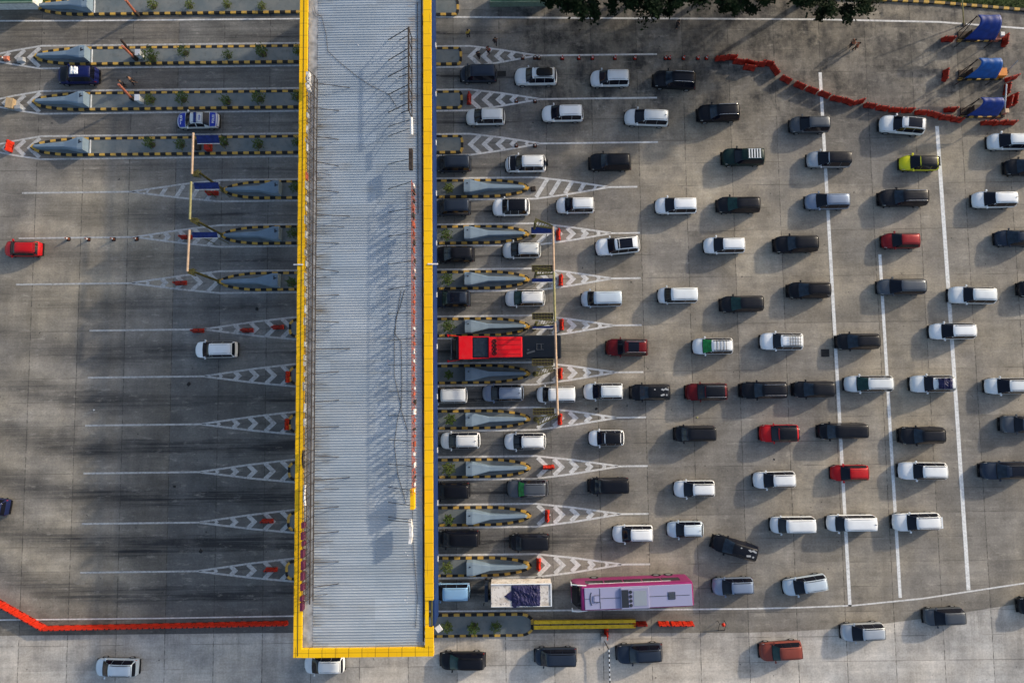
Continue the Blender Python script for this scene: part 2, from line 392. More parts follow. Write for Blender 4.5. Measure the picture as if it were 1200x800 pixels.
# painted gores: apex, base, chevrons, worn approach line
def gore(Y, xa, xb, hw, line_to, style, n, xend=None, w_=.20, mat='line'):
    """Y lane edge, xa apex, xb where full width is reached, hw half width; style > < /"""
    m = MB(); s = 1 if xa > xb else -1
    xe = xend if xend is not None else xb
    for k in (1, -1):
        m.strip([(xe, Y+k*hw), (xb, Y+k*hw), (xb+(xa-xb)*.45, Y+k*hw*.62), (xa, Y+k*.03)], w_, Z)
    m.strip([(xa, Y), (line_to, Y)], w_*.95, Z+.001)
    for i in range(n):
        u = (i+.45)/n; xm = xb+(xa-xb)*u*.93; h = hw*(1-u*.95)**.85*.93
        reach = min(1.05*h, 1.2)
        if style == '>': pts = [(xm-reach*.5, Y+h), (xm+reach*.5, Y), (xm-reach*.5, Y-h)]
        elif style == '<': pts = [(xm+reach*.5, Y+h), (xm-reach*.5, Y), (xm+reach*.5, Y-h)]
        else: pts = [(xm+h*.62, Y+h), (xm-h*.62, Y-h)]
        m.strip(pts, .44 if h > .4 else .26, Z+.002)
    tag(m.build('gore_marking', M[mat]), kind='structure')
def WX(px, py): return at(px, py).x
YR = [at(570, y).y for y in (8, 66, 117, 169, 221, 275, 328, 383, 438, 491, 548, 604, 663)]
YL = [at(x, y).y for x, y in ((150, 8), (150, 66), (150, 119), (150, 172), (300, 223), (300, 276), (300, 330), (300, 385), (300, 440), (300, 496), (300, 552), (300, 611), (300, 668))]
apR = {1: 628, 2: 632, 3: 632, 4: 712, 5: 716, 6: 716, 7: 718, 8: 720, 9: 722, 10: 724, 11: 726, 12: 728}
enR = {1: 770, 2: 770, 3: 771, 4: 747, 5: 750, 6: 751, 7: 752, 8: 754, 9: 757, 10: 759, 11: 760, 12: 762}
for i in range(1, 13):
    py = (0, 66, 117, 169, 221, 275, 328, 383, 438, 491, 548, 604, 663)[i]
    far = i < 4
    gore(YR[i], WX(apR[i], py), WX(550 if far else 628, py), 1.22, WX(enR[i], py), '<' if far else ('/' if i == 4 else '>'), 5, WX(500, py))
lnL = {4: 26, 5: 22, 6: 19, 7: 105, 8: 103, 9: 100, 10: 98, 11: 96, 12: 94}
apL = {4: 155, 5: 160, 6: 155, 7: 240, 8: 240, 9: 237, 10: 235, 11: 234, 12: 233}
for i in range(4, 13):
    py = (0, 0, 0, 0, 223, 276, 330, 385, 440, 496, 552, 611, 668)[i]
    early = i < 7
    gore(YL[i], WX(apL[i], py), WX(258 if early else 345, py), 1.22, WX(lnL[i], py), '/' if i == 4 else '>', 5, WX(365, py), mat='line_worn')
for i in (1, 2, 3):
    py = (0, 66, 119, 172)[i]
    gore(YL[i], WX(-22, py), WX(48, py), 1.32, WX(-80, py), '<', 4, WX(365, py), mat='line_worn')

# ---------------------------------------------------------------- raised islands
def outline(x0, x1, hw, tipl, tipr):
    """closed outline, island from x0 to x1 about y=0; tip = length of the pointed end, 0 = squared off, negative = rounded"""
    def end(t):
        if t > 0: return [(t*(1-u), hw*math.sqrt(max(0, 1-(u)**2.0))*(1-.10*u)) for u in [k/12 for k in range(13)]]
        if t < 0: return [(-t*(1-u), hw*(1-.55*u**3)) for u in [k/6 for k in range(7)]]
        return [(0, hw)]
    r = [(x1-a, b) for a, b in end(tipr)]; l = [(x0+a, b) for a, b in end(tipl)]
    up = l[::-1]+r
    return up+[(a, -b) for a, b in up[::-1] if b > 1e-4 or True]
def resample(poly, step):
    out = []; L = 0; n = len(poly); seg = []
    for i in range(n):
        a, b = Vector(poly[i]), Vector(poly[(i+1) % n]); d = (b-a).length
        if d > 1e-5: seg.append((a, b, d)); L += d
    k = max(8, round(L/step/2)*2); st = L/k; acc = 0; t = 0
    for a, b, d in seg:
        while t <= acc+d-1e-6 and len(out) < k:
            out.append(a+(b-a)*((t-acc)/d)); t += st
        acc += d
    return out
def island(Y, x0, x1, tipl, tipr, label, hw=1.0, cushion=0, marks=False):
    t = thing('traffic_island', ((x0+x1)/2, Y, 0), label, 'traffic island', 'raised islands between the toll lanes', absolute=False)
    X0 = (x0+x1)/2
    po = resample(outline(x0-X0, x1-X0, hw, tipl, tipr), .31)
    kb = MB(); n = len(po); kw = .27; inn = []
    for i in range(n):
        a, b, c = po[i-1], po[i], po[(i+1) % n]
        d = (c-a).normalized(); nr = Vector((d.y, -d.x)); inn.append(b+nr*kw)
    for i in range(n):
        j = (i+1) % n; a, b, c, d = po[i], po[j], inn[j], inn[i]
        mi = (i//2) % 2
        kb.add([(a.x, a.y, 0), (b.x, b.y, 0), (b.x, b.y, .2), (a.x, a.y, .2), (c.x, c.y, .2), (d.x, d.y, .2), (c.x, c.y, .1), (d.x, d.y, .1)],
               [(0, 3, 2, 1), (3, 5, 4, 2), (5, 7, 6, 4)], mi)
    kb.build('kerb', [M['kerb_yellow'], M['kerb_black']], t)
    MB().prism([(p.x, p.y) for p in inn], .02, .165).build('paving', M['island'], t)
    for cx0, cx1, dirn in ([] if not cushion else cushion):
        # wedge shaped concrete crash cushion: tall end cx0, nose cx1
        a, b = cx0-X0, cx1-X0; L = b-a; m = MB()
        st = [(0, .70, 1.15), (.10, .70, 1.15), (.38, .27, .80), (.97, .15, .50), (1.0, .10, .35)]
        rows = []
        for u, hy, hz in st:
            x = a+L*u; hb = hy+.05
            rows.append([(x, -hb, .15), (x, -hy, .15+hz*.96), (x, -hy*.75, .15+hz), (x, hy*.75, .15+hz), (x, hy, .15+hz*.96), (x, hb, .15)])
        m.grid(rows); m.add(rows[0], [(0, 1, 2, 3, 4, 5)]); m.add(rows[-1], [(5, 4, 3, 2, 1, 0)])
        o = m.build('crash_cushion', M['cushion'], t)
        if marks: MB().box((a+L*.055, .25, 1.325), (.16, .10, .03)).build('socket', M['cushion_dark'], o)
        else: MB().box((a+L*.06, .2, 1.325), (.10, .42, .02)).box((a+L*.06+.12, .15, 1.325), (.3, .09, .025)).build('sooty_bracket', M['cushion_dark'], o)
        nose = MB(); x = b; rr = .30
        nose.prism([(x+rr*math.cos(q), rr*math.sin(q)) for q in [k*2*PI/14 for k in range(14)]], .165, .45, inset=.05)
        nose.build('nose_cap', M['kerb_yellow'], t)
    return t
ORD = ['topmost', 'second', 'third', 'fourth', 'fifth', 'sixth', 'seventh', 'eighth', 'ninth', 'tenth', 'eleventh', 'twelfth', 'thirteenth', 'fourteenth']
XB = -9.4    # the islands run on under the canopy
for i in range(0, 4):
    py = (8, 66, 119, 172)[i]
    island(YL[i], WX((43, 40, 38, 36)[i], py), WX(372, py), 5.2, 0, f'{ORD[i]} long island left of the canopy, striped kerb, row of shrubs', 1.05,
           [(WX((110, 107, 106, 105)[i], py), WX((47, 44, 42, 40)[i], py)+.2, -1)])
    MB().box((WX((112, 109, 108, 107)[i], py), YL[i], .18), (.14, 1.7, .03)).build('stop_strip', M['line_fresh']).parent = None
    if i < 4:
        island(YR[i], WX(480, py), WX((538, 541.5, 542.5, 543)[i], py-2), 0, -.45, f'{ORD[i]} blunt island end right of the canopy, striped black and yellow', 1.05)
for i in range(4, 13):
    py = (0, 0, 0, 0, 223, 276, 330, 385, 440, 496, 552, 611, 668)[i]; q = (0, 0, 0, 0, 221, 275, 328, 383, 438, 491, 548, 604, 663)[i]
    if i < 7:
        island(YL[i], WX((262, 259.5, 257)[i-4], py), WX(380, py), 4.2, 0, f'pointed striped island with blue-grey cushion left of the canopy, {ORD[i-4]} of three', 1.05,
               [(WX((331, 331, 330)[i-4], py), WX((264, 262, 259)[i-4], py)+.2, -1)])
    else:
        island(YL[i], WX((339, 339, 338.5, 338, 337, 335, 334)[i-7], py), WX(380, py), -.9, 0, f'rounded island end at the left canopy edge, {ORD[i-7]} of seven', 1.05)
    lab = {7: 'striped island directly above the red bus', 8: 'striped island directly below the red bus'}.get(i, f'pointed striped island with grey cushion right of the canopy, {ORD[i-4]} of nine')
    island(YR[i], WX(478, q), WX(621+.4*(i-4), q), 0, 4.6, lab, 1.05, [(WX(544.5+.4*(i-4), q), WX(617+.4*(i-4), q)-.2, 1)], True)
island(at(570, 731.5).y, WX(478, 731), WX(625, 731), 0, -1.6, 'lowest island, cracked paving and weeds, joined to the yellow rail', 1.22)
for o in list(C.objects):
    if o.name.startswith('stop_strip'): tag(o, kind='structure'); o.name = 'island_marking'

# north verge: grass with a striped kerb
def kerb_run(pts, label, wd=.3):
    t = thing('kerb', pts[0], label, 'kerb', absolute=True)
    m = MB(); L = 0
    P = [Vector((p.x, p.y, 0)) for p in pts]
    for a, b in zip(P, P[1:]):
        n = max(1, round((b-a).length/.62)); d = (b-a)/n; ang = math.atan2(d.y, d.x)
        for k in range(n):
            c = a+d*(k+.5); m.box((c.x, c.y, .1), (d.length-.002, wd, .2), ang, mi=k % 2)
    m.build('striped_kerb', [M['kerb_yellow'], M['kerb_black']], t); return t
kp = [at(940, -4), at(1020, -.5), at(1100, 4), at(1200, 12.5), at(1400, 33)]
kerb_run(kp, 'black and yellow kerb edging the grass, top right')
g = MB(); vs = []
for p in kp: vs += [(p.x, p.y+.15, .12), (p.x, p.y+60, .12)]
g.add(vs, [(2*i, 2*i+2, 2*i+3, 2*i+1) for i in range(len(kp)-1)])
p1, p2 = at(37, 3.5), at(92, -2.5)
g.add([(-75, p1.y+.8, .03), (p1.x, p1.y+.2, .03), (at(42, 9).x, at(42, 9).y, .03), (p2.x, p2.y, .03), (-44, 90, .03), (-75, 90, .03)], [(0, 1, 2, 3, 4, 5)])
tag(g.build('grass_verge', M['grass']), kind='structure')
# grass blades as one uncountable mass
g = MB()
def blade(x, y, z):
    a = random.uniform(0, PI); h = random.uniform(.06, .16); wd = .03
    dx, dy = wd*math.cos(a), wd*math.sin(a); ox, oy = random.uniform(-.06, .06), random.uniform(-.06, .06)
    g.add([(x-dx, y-dy, z), (x+dx, y+dy, z), (x+ox, y+oy, z+h)], [(0, 1, 2)])
for k in range(9000):
    x = random.uniform(kp[0].x, kp[-2].x+1)
    for a, b in zip(kp, kp[1:]):
        if a.x <= x <= b.x: yb = a.y+(b.y-a.y)*(x-a.x)/(b.x-a.x)
    blade(x, yb+.2+random.random()**1.4*5, .12)
for k in range(1500):
    blade(random.uniform(p1.x, p2.x), random.uniform(p1.y+.3, p1.y+4)+.0, .03)
tag(g.build('grass', M['grass']), 'short dark green grass on the northern verge', 'grass', kind='stuff')

# ---------------------------------------------------------------- toll canopy
XL, XR, YS, YN = -20.32, -7.49, -24.17, 52.0
TW = .76
cp = thing('toll_plaza_canopy', (-13.9, 10, 0), 'long toll plaza roof of blue-grey ribbed sheet with yellow border', 'canopy', absolute=True)
HS, HY = 10.25, 10.62
# ribbed sheet: ribs run across
m = MB(); y = YS+TW-.05; rows = []
prof = [(0, 0), (.16, 0), (.18, .05), (.225, .05), (.25, 0)]; P_ = .25
xs = [-18.62, -16.2, -14.0, -11.4, -8.40]
while y < YN:
    for a, b in prof[:-1]: rows.append([(x, y+a, HS+b+.05*math.sin((x+18.6)*.3)) for x in xs])
    y += P_
m.grid(rows[::-1]); m.build('roof_sheet', M['roof'], cp)
MB().add([(-18.62, YS+TW, HS-.12), (-8.4, YS+TW, HS-.12), (-8.4, YN, HS-.12), (-18.62, YN, HS-.12)], [(3, 2, 1, 0)]).build('soffit', M['gutter'], cp)
# left yellow beam, bottom and right border
MB().box((XL+TW/2, (YS+YN)/2, HY-.12), (TW, YN-YS, .24)).build('fascia', M['yellow'], cp)
MB().box((XL+TW/2+.02, (YS+YN)/2, HY+.012), (.05, YN-YS-.3, .03)).build('fascia_seam', M['steel_dark'], cp)
ys1, ys2 = at(500, 703, HY).y, at(500, 735, HY).y
MB().box((XR-TW/2, (ys1+YN)/2, HY-.22), (TW, YN-ys1, .44)).build('fascia', M['yellow'], cp)
MB().box((XR-TW/2, (YS+TW+ys2)/2, HY-.22), (TW, ys2-YS-TW-.004, .44)).build('fascia', M['yellow'], cp)
o = MB().box((XR-TW/2-.22, (ys1+ys2)/2, HY-.30), (TW-.44, ys1-ys2-.01, .40)).build('fascia', M['yellow'], cp)
o['label'] = 'recessed weathered stretch of yellow border'
MB().box((XR-TW/2+.10+.12, (ys1+ys2)/2, HY-.3), (.12, ys1-ys2-.01, .4)).build('edge_rail', M['olive'], cp)
MB().box((XL+TW+(XR-XL-TW)/2, YS+TW/2-.03, HY-.35), (XR-XL-TW-.004, TW, .7)).build('fascia', M['yellow'], cp)
# box gutters
MB().box((-19.09, (YS+TW+YN)/2, HS-.05), (.92, YN-YS-TW-.02, .1)).build('gutter', M['gutter'], cp)
MB().box((-8.435, (YS+TW+YN)/2+.2, HY-.42), (.09, YN-YS-TW-.5, .34)).build('gutter_slot', M['steel_dark'], cp)
# blue fascia on the approach side
MB().box((XR-.03, (YS+1.2+YN)/2+.6, 8.35), (.16, YN-YS-2.4, 3.5)).build('blue_fascia', M['blue_panel'], cp)
m = MB()
for k in range(11): m.box((XR+.10, YR[min(k+2, 12)]+2.6, 7.3), (.06, .5, .25))
m.build('lane_lamp_housing', M['white_paint'], cp)
MB().box((XR+.12, YS+1.25, 7.1), (.55, .6, .14), .6).build('corner_flashing', M['sign_white'], cp)
# underside: end wall trim, frames and columns on the islands
m = MB()
for yy in (YS+.5, YS+1.6): m.box((-13.9, yy, 9.75), (11.9, .14, .5))
for k in range(0, 14): m.box((-13.9, -22+5.3*k, 9.85), (11.6, .25, .5))
m.build('roof_beam', M['column'], cp)
for i in range(0, 13):
    for x in (-17.0, -10.8):
        MB().tube((x, YR[i], .15), (x, YR[i], 9.9), .28, 12).build('column', M['column'], cp)

# sign frames standing on the roof, seen from above
def sign_frame(x, y0, y1, zt, label, side, panels):
    t = thing('sign_frame', (x, (y0+y1)/2, HS+.06), label, 'sign frame', absolute=True)
    return t
# right (approach) side
XS = at(480, 300, 12.0).x
sr = thing('letter_sign_frame', (XS, 10, HS+.06), 'rusty steel sign frame standing near the right roof edge, braced by rods', 'sign frame', 'sign frames standing on the roof', absolute=True)
def rod(par, a, b, r=.035, m='steel_dark'): MB().tube(a, b, r, 5).build('brace_rod', M[m], par)
y_top = at(480, 32, 12.45).y; y_a = at(483, 130, 12.45).y
y_b0, y_b1 = at(484, 214, 12.3).y, at(484, 577, 12.3).y
m = MB(); 
m.tube((XS, y_top, 12.45), (XS, y_a, 12.45), .085, 6); m.tube((XS+.05, y_top, HS+.4), (XS+.05, y_a, HS+.4), .05, 6)
yy = y_top
while yy > y_a-.1: m.tube((XS, yy, HS), (XS, yy, 12.45), .05, 5); yy -= 1.15
m.build('bare_post_row', M['steel_dark'], sr)
for px0, py0, px1, py1 in ((480, 32, 455, 47), (480, 56, 455, 71), (480, 77, 455, 90), (481, 98, 455, 111), (482, 119, 455, 132)):
    a = at(px0, py0, 12.45); b = at(px1, py1, HS+.1); rod(sr, a, b, .045)
    a2 = at(px0, py0+9, 11.7); b2 = at(px0-12, py1+.5, HS+.1); rod(sr, a2, b2, .04)
for py in (140, 150, 186, 213, 244, 273, 306, 334, 366, 396, 427, 458, 487, 517, 546, 574, 592, 609, 612):
    a = at(482, py, 12.1); b = at(455, py+(457-py)*.018+.5, HS+.1); rod(sr, a, (b.x, a.y+random.uniform(-.15, .15), HS+.1), .03)
# dark drum like panel and white panel at the top of the frame
MB().tube(at(482, 138, 12.2), at(482.5, 158, 12.2), .14, 8).build('white_tube_lamp', M['sign_white'], sr)
MB().box(tuple(at(481.5, 187, 11.9)), (.35, 2.0, .5)).build('lamp_tray', M['steel_dark'], sr)
# the letter band: edge-on back of painted letters, red and white scraps
m = MB(); m2 = MB(); m3 = MB(); yy = y_b0; random.seed(3)
while yy > y_b1:
    L_ = random.uniform(.22, .55); L_ = min(L_, yy-y_b1+.05); zt = random.uniform(11.7, 12.4); zb = random.uniform(11.1, 11.5)
    k = random.random(); tgt = m if k < .6 else (m2 if k < .82 else m3)
    MB().box((XS+.38+random.uniform(-.05, .05), yy-L_/2, (zt+zb)/2), (random.uniform(.05, .15), L_*.9, zt-zb)).build('sign_letter', M['rail_red'] if tgt is m else (M['sign_white'] if tgt is m2 else M['steel_dark']), sr)
    yy -= L_+random.uniform(.15, .6)
m = MB()
for z in (HS+.35, 11.4, 12.2): m.tube((XS+.22, y_b0+.3, z), (XS+.22, y_b1-.3, z), .035, 5)
yy = y_b0
while yy > y_b1:
    m.tube((XS+.22, yy, HS), (XS+.22, yy, 12.3), .03, 5)
    m.tube((XS+.22, yy, 12.2), (XS+.55, yy-.35, 11.6), .02, 4); yy -= .62
m.build('lattice', M['rail_red'], sr)
ya, yb = at(482, 573, 12.1).y, at(482, 597, 12.1).y
MB().box((XS+.2, (ya+yb)/2, 11.6), (.36, ya-yb, 1.0)).build('yellow_panel', M['yellow'], sr)
m = MB()
for py in (612, 619, 626, 633): p = at(481+random.uniform(-1, 1), py, 11.6); m.box((p.x, p.y, 11.5), (.26, .5, .7), random.uniform(-.4, .4))
m.build('loose_white_letter', M['sign_white'], sr)
# left side
XT = at(366.5, 400, 11.2).x
sf = thing('letter_sign_frame', (XT, 4, HS+.06), 'lattice sign frame along the left roof edge beside the yellow beam', 'sign frame', 'sign frames standing on the roof', absolute=True)
yt0, yt1 = at(367, 88, 11.5).y, at(366, 708, 11.5).y
m = MB(); m.tube((XT, yt0, 11.45), (XT, yt1, 11.45), .06, 6); m.tube((XT+.02, yt0, HS+.25), (XT+.02, yt1, HS+.25), .05, 6)
XO = XT-.62
m.tube((XO, yt0, 11.75), (XO, yt1, 11.75), .035, 5); m.tube((XO, yt0, HS+.35), (XO, yt1, HS+.35), .035, 5)
yy = yt0; 
while yy > yt1:
    m.tube((XT, yy, 11.45), (XO, yy-.5, 11.75), .022, 4); m.tube((XT, yy, 11.45), (XO, yy+.5, 11.75), .022, 4)
    m.tube((XT, yy, HS), (XT, yy, 11.45), .03, 4); m.tube((XO, yy, HS), (XO, yy, 11.75), .03, 4); yy -= 1.02
m.build('lattice', M['steel_dark'], sf)
m = MB(); m2 = MB(); m3 = MB(); yy = yt0; ysw = at(360, 605, 11.5).y; y600 = at(360, 500, 11.5).y
while yy > yt1:
    L_ = random.uniform(.4, .9)
    tgt = m if yy > y600 else (m3 if yy < ysw else None)
    if tgt is m and random.random() < .12: tgt = m2
    if tgt is not None and (random.random() < .8):
        MB().box((XO-.0+random.uniform(-.08, .08), yy-L_/2, 11.45), (random.uniform(.04, .10) if tgt is not m3 else .26, L_*.9, .72)).build('sign_letter', M['gutter'] if tgt is m else (M['rail_red'] if tgt is m2 else M['sign_maroon']), sf)
    yy -= L_+random.uniform(.02, .8 if yy > ysw else .55)
for k in range(20):
    py = 95+k*31.2+(0 if k % 2 else 2)
    if py > 700: break
    a = at(367, py, 11.45); b = at(397 if k % 5 else 410, py, HS+.1)
    rod(sf, a, (b.x, a.y+random.uniform(-.25, .25), HS+.1), .032)
    if k % 2: rod(sf, (a.x, a.y-.9, 11.0), (b.x-random.uniform(.3, 1.4), a.y-.9+random.uniform(-.2, .2), HS+.1), .02)
m = MB()
for py in (90, 96, 103): p = at(361.5, py, 11.3); m.box(tuple(p), (.32, .75, .5), random.uniform(-.3, .3))
m.build('white_letter_scrap', M['sign_white'], sf)
# curved dark and white pieces on the left beam
for py0, py1, mm, nm in ((527, 548, 'steel_dark', 'dark_tube'), (568, 592, 'sign_white', 'white_tube')):
    pts = [at(356-1.2*math.sin(PI*k/8)+ (1.5 if mm == 'sign_white' else 0), py0+(py1-py0)*k/8, 11.0) for k in range(9)]
    MB().path(pts, .12, 8).build(nm, M[mm], sf)
# loose cables lying over the sheet
def cable(pts, r, label):
    q = [at(*p, HS+.09) for p in pts]
    tag(MB().path(q, r, 5).build('roof_cable', M['steel_dark'], origin=q[0]), label, 'cable', 'loose cables on the roof')
cable([(368, 8), (370, 16), (377, 20), (382, 40), (384, 60), (400, 75), (420, 91), (435, 101), (456, 111), (466, 128)], .018, 'thin cable wandering diagonally over the upper roof sheet')
cable([(474, 340), (469, 360), (464, 372), (463, 392), (470, 400), (471, 450), (470, 480), (478, 505)], .022, 'dark cable looping beside the red letter frame, upper loop')
cable([(470, 340), (462, 390), (462, 440), (470, 475), (466, 490), (462, 520), (466, 555), (476, 590)], .02, 'long dark cable hanging in bows toward the yellow panel')
cable([(489, 3), (490, 250)], .03, 'straight cable along the right roof edge')
cable([(485, 560), (483, 620), (489, 700), (487, 735)], .018, 'thin cable below the yellow panel on the roof')
# flakes of white debris on the sheet
random.seed(12)
for k in range(26):
    px, py = random.choice([(random.uniform(375, 470), random.uniform(10, 740)), (random.uniform(352, 358), random.uniform(10, 85)), (random.uniform(474, 480), random.uniform(640, 720))])
    p = at(px, py, HS+.075)
    tag(MB().prism([(p.x+random.uniform(.03, .1)*math.cos(a), p.y+random.uniform(.03, .1)*math.sin(a)) for a in (0, 1.5, 3, 4.6)], HS+.062, HS+.078).build('litter_scrap', M['sign_white'], origin=p),
        'small white scrap of litter lying on the roof', 'litter', 'white scraps on the roof')
tag(MB().box((at(348.5, 309.5, 10.9).x, at(348.5, 309.5, 10.9).y, HY+.045), (.9, .12, .08)).build('white_bracket', M['sign_white'], origin=at(348.5, 309.5, 10.9)), 'short white bar sticking out over the left yellow beam', 'bracket')
tag(MB().box((at(507, 309, 10.8).x, at(507, 309, 10.8).y, HY+.045), (1.0, .12, .08)).build('white_bracket', M['sign_white'], origin=at(507, 309, 10.75)), 'short white bar sticking out over the right blue fascia', 'bracket')
# ---------------------------------------------------------------- vehicles (all prototypes point to -X)
# keys: (u along length, top height, half width fraction); cabin: belt, roof half width; patches by u
SHAPES = {
 'mpv': dict(L=4.45, W=1.76, belt=.98, wt=.60, ws=(.235, .425), roof=(.44, .935), rg=(.945, .978), side=[(.29, .458), (.463, .70), (.705, .93)],
   k=[(0, .48, .72), (.012, .64, .84), (.04, .80, .92), (.10, .91, .975), (.19, .99, 1), (.235, 1.04, 1), (.30, 1.26, 1), (.37, 1.50, 1), (.43, 1.64, 1), (.50, 1.70, 1), (.72, 1.72, 1), (.88, 1.69, .99), (.94, 1.60, .97), (.975, 1.12, .95), (.99, .90, .91), (1, .55, .86)]),
 'van': dict(L=4.4, W=1.72, belt=1.0, wt=.66, ws=(.165, .30), roof=(.315, .965), rg=(.968, .984), side=[(.20, .37), (.376, .65), (.656, .95)],
   k=[(0, .50, .80), (.012, .72, .90), (.04, .88, .96), (.10, .99, .99), (.165, 1.07, 1), (.22, 1.34, 1), (.27, 1.60, 1), (.31, 1.74, 1), (.36, 1.80, 1), (.72, 1.83, 1), (.92, 1.82, 1), (.965, 1.76, .985), (.985, 1.1, .97), (.994, .9, .95), (1, .55, .92)]),
 'suv': dict(L=4.6, W=1.84, belt=1.08, wt=.62, ws=(.28, .42), roof=(.435, .915), rg=(.925, .966), side=[(.32, .478), (.484, .69), (.696, .91)],
   k=[(0, .55, .78), (.01, .74, .88), (.035, .92, .94), (.10, 1.03, .985), (.22, 1.10, 1), (.275, 1.13, 1), (.33, 1.36, 1), (.38, 1.58, 1), (.43, 1.73, 1), (.50, 1.79, 1), (.72, 1.81, 1), (.88, 1.77, .99), (.925, 1.68, .97), (.965, 1.16, .95), (.985, .98, .91), (1, .60, .87)]),
 'hatch': dict(L=3.8, W=1.68, belt=.93, wt=.55, ws=(.24, .43), roof=(.445, .89), rg=(.90, .955), side=[(.30, .466), (.472, .71), (.716, .88)],
   k=[(0, .46, .66), (.012, .60, .80), (.045, .74, .90), (.11, .86, .965), (.19, .94, 1), (.24, .98, 1), (.31, 1.20, 1), (.38, 1.40, 1), (.44, 1.49, 1), (.52, 1.52, 1), (.72, 1.50, 1), (.86, 1.42, .98), (.90, 1.36, .96), (.955, .98, .93), (.985, .82, .87), (1, .50, .78)]),
 'sedan': dict(L=4.6, W=1.78, belt=.93, wt=.58, ws=(.26, .40), roof=(.41, .67), rg=(.68, .80), side=[(.32, .50), (.52, .70)],
   k=[(0, .48, .70), (.012, .60, .83), (.04, .72, .92), (.12, .84, .98), (.22, .92, 1), (.26, .95, 1), (.33, 1.20, 1), (.40, 1.41, 1), (.48, 1.46, 1), (.60, 1.45, 1), (.67, 1.39, 1), (.74, 1.18, 1), (.80, 1.0, .99), (.88, .98, .97), (.96, .95, .92), (.985, .86, .86), (1, .52, .76)]),
 'pickup': dict(L=5.0, W=1.84, belt=1.05, wt=.60, ws=(.27, .40), roof=(.415, .60), rg=(.61, .635), side=[(.33, .46), (.48, .59)],
   k=[(0, .55, .78), (.01, .74, .88), (.035, .90, .94), (.10, 1.0, .985), (.22, 1.07, 1), (.27, 1.10, 1), (.33, 1.38, 1), (.40, 1.68, 1), (.47, 1.76, 1), (.58, 1.75, 1), (.61, 1.68, 1), (.64, 1.12, 1), (.655, 1.08, 1), (.9, 1.08, .99), (.985, 1.06, .96), (1, .62, .93)]),
}
def lerp(a, b, t): return a+(b-a)*t
class Shape:
    def __init__(s, key): s.__dict__.update(SHAPES[key]); s.key = key
    def kz(s, u):
        K = s.k
        for a, b in zip(K, K[1:]):
            if u <= b[0]: t = (u-a[0])/(b[0]-a[0]); return lerp(a[1], b[1], t), lerp(a[2], b[2], t)
        return K[-1][1], K[-1][2]
    def prof(s, u):
        z, wf = s.kz(u); w = s.W/2*wf; zs = min(z-.07, s.belt-.03)
        c = max(0.0, min(1.0, (z-s.belt-.05)/.55)); wt = lerp(w*.90, s.wt*1.0, c**.8)
        low = min(.42, z*.6)
        return [(w*.90, .20), (w*.985, low), (w, lerp(low, zs, .5)), (w*.985, zs), (w*.95, zs+.05+.0*c), (wt+.015, z-.055-.03*c), (wt-.07, z-.008), (wt*.5, z+.018), (0, z+.026)]
    def P(s, u, k, side):
        pr = s.prof(u); i = min(int(k), 7); t = k-i
        y, z = lerp(pr[i][0], pr[i+1][0], t), lerp(pr[i][1], pr[i+1][1], t)
        bow = s.L*.075*(abs(y/(s.W/2))**2.6)*max(0, 1-u/.16) if u < .16 else 0
        rb = s.L*.035*(abs(y/(s.W/2))**3)*max(0, 1-(1-u)/.09) if u > .91 else 0
        return Vector((-s.L/2+u*s.L+bow-rb, side*y, z))
    def rows(s, us, ks, off=0.0, bow=0.0):
        """ks: list of signed profile positions, + right, - left"""
        out = []
        for u in us:
            r = []
            for k in ks:
                p = s.P(u+bow*max(0, (8-abs(k))/3)**1.6 if bow else u, abs(k), 1 if k >= 0 else -1)
                if off:
                    d = p-Vector((p.x*.55, 0, .75)); p = p+d.normalized()*off
                r.append(p)
            out.append(r)
        return out
def seq(a, b, n): return [a+(b-a)*i/n for i in range(n+1)]
CAR_CACHE = {}
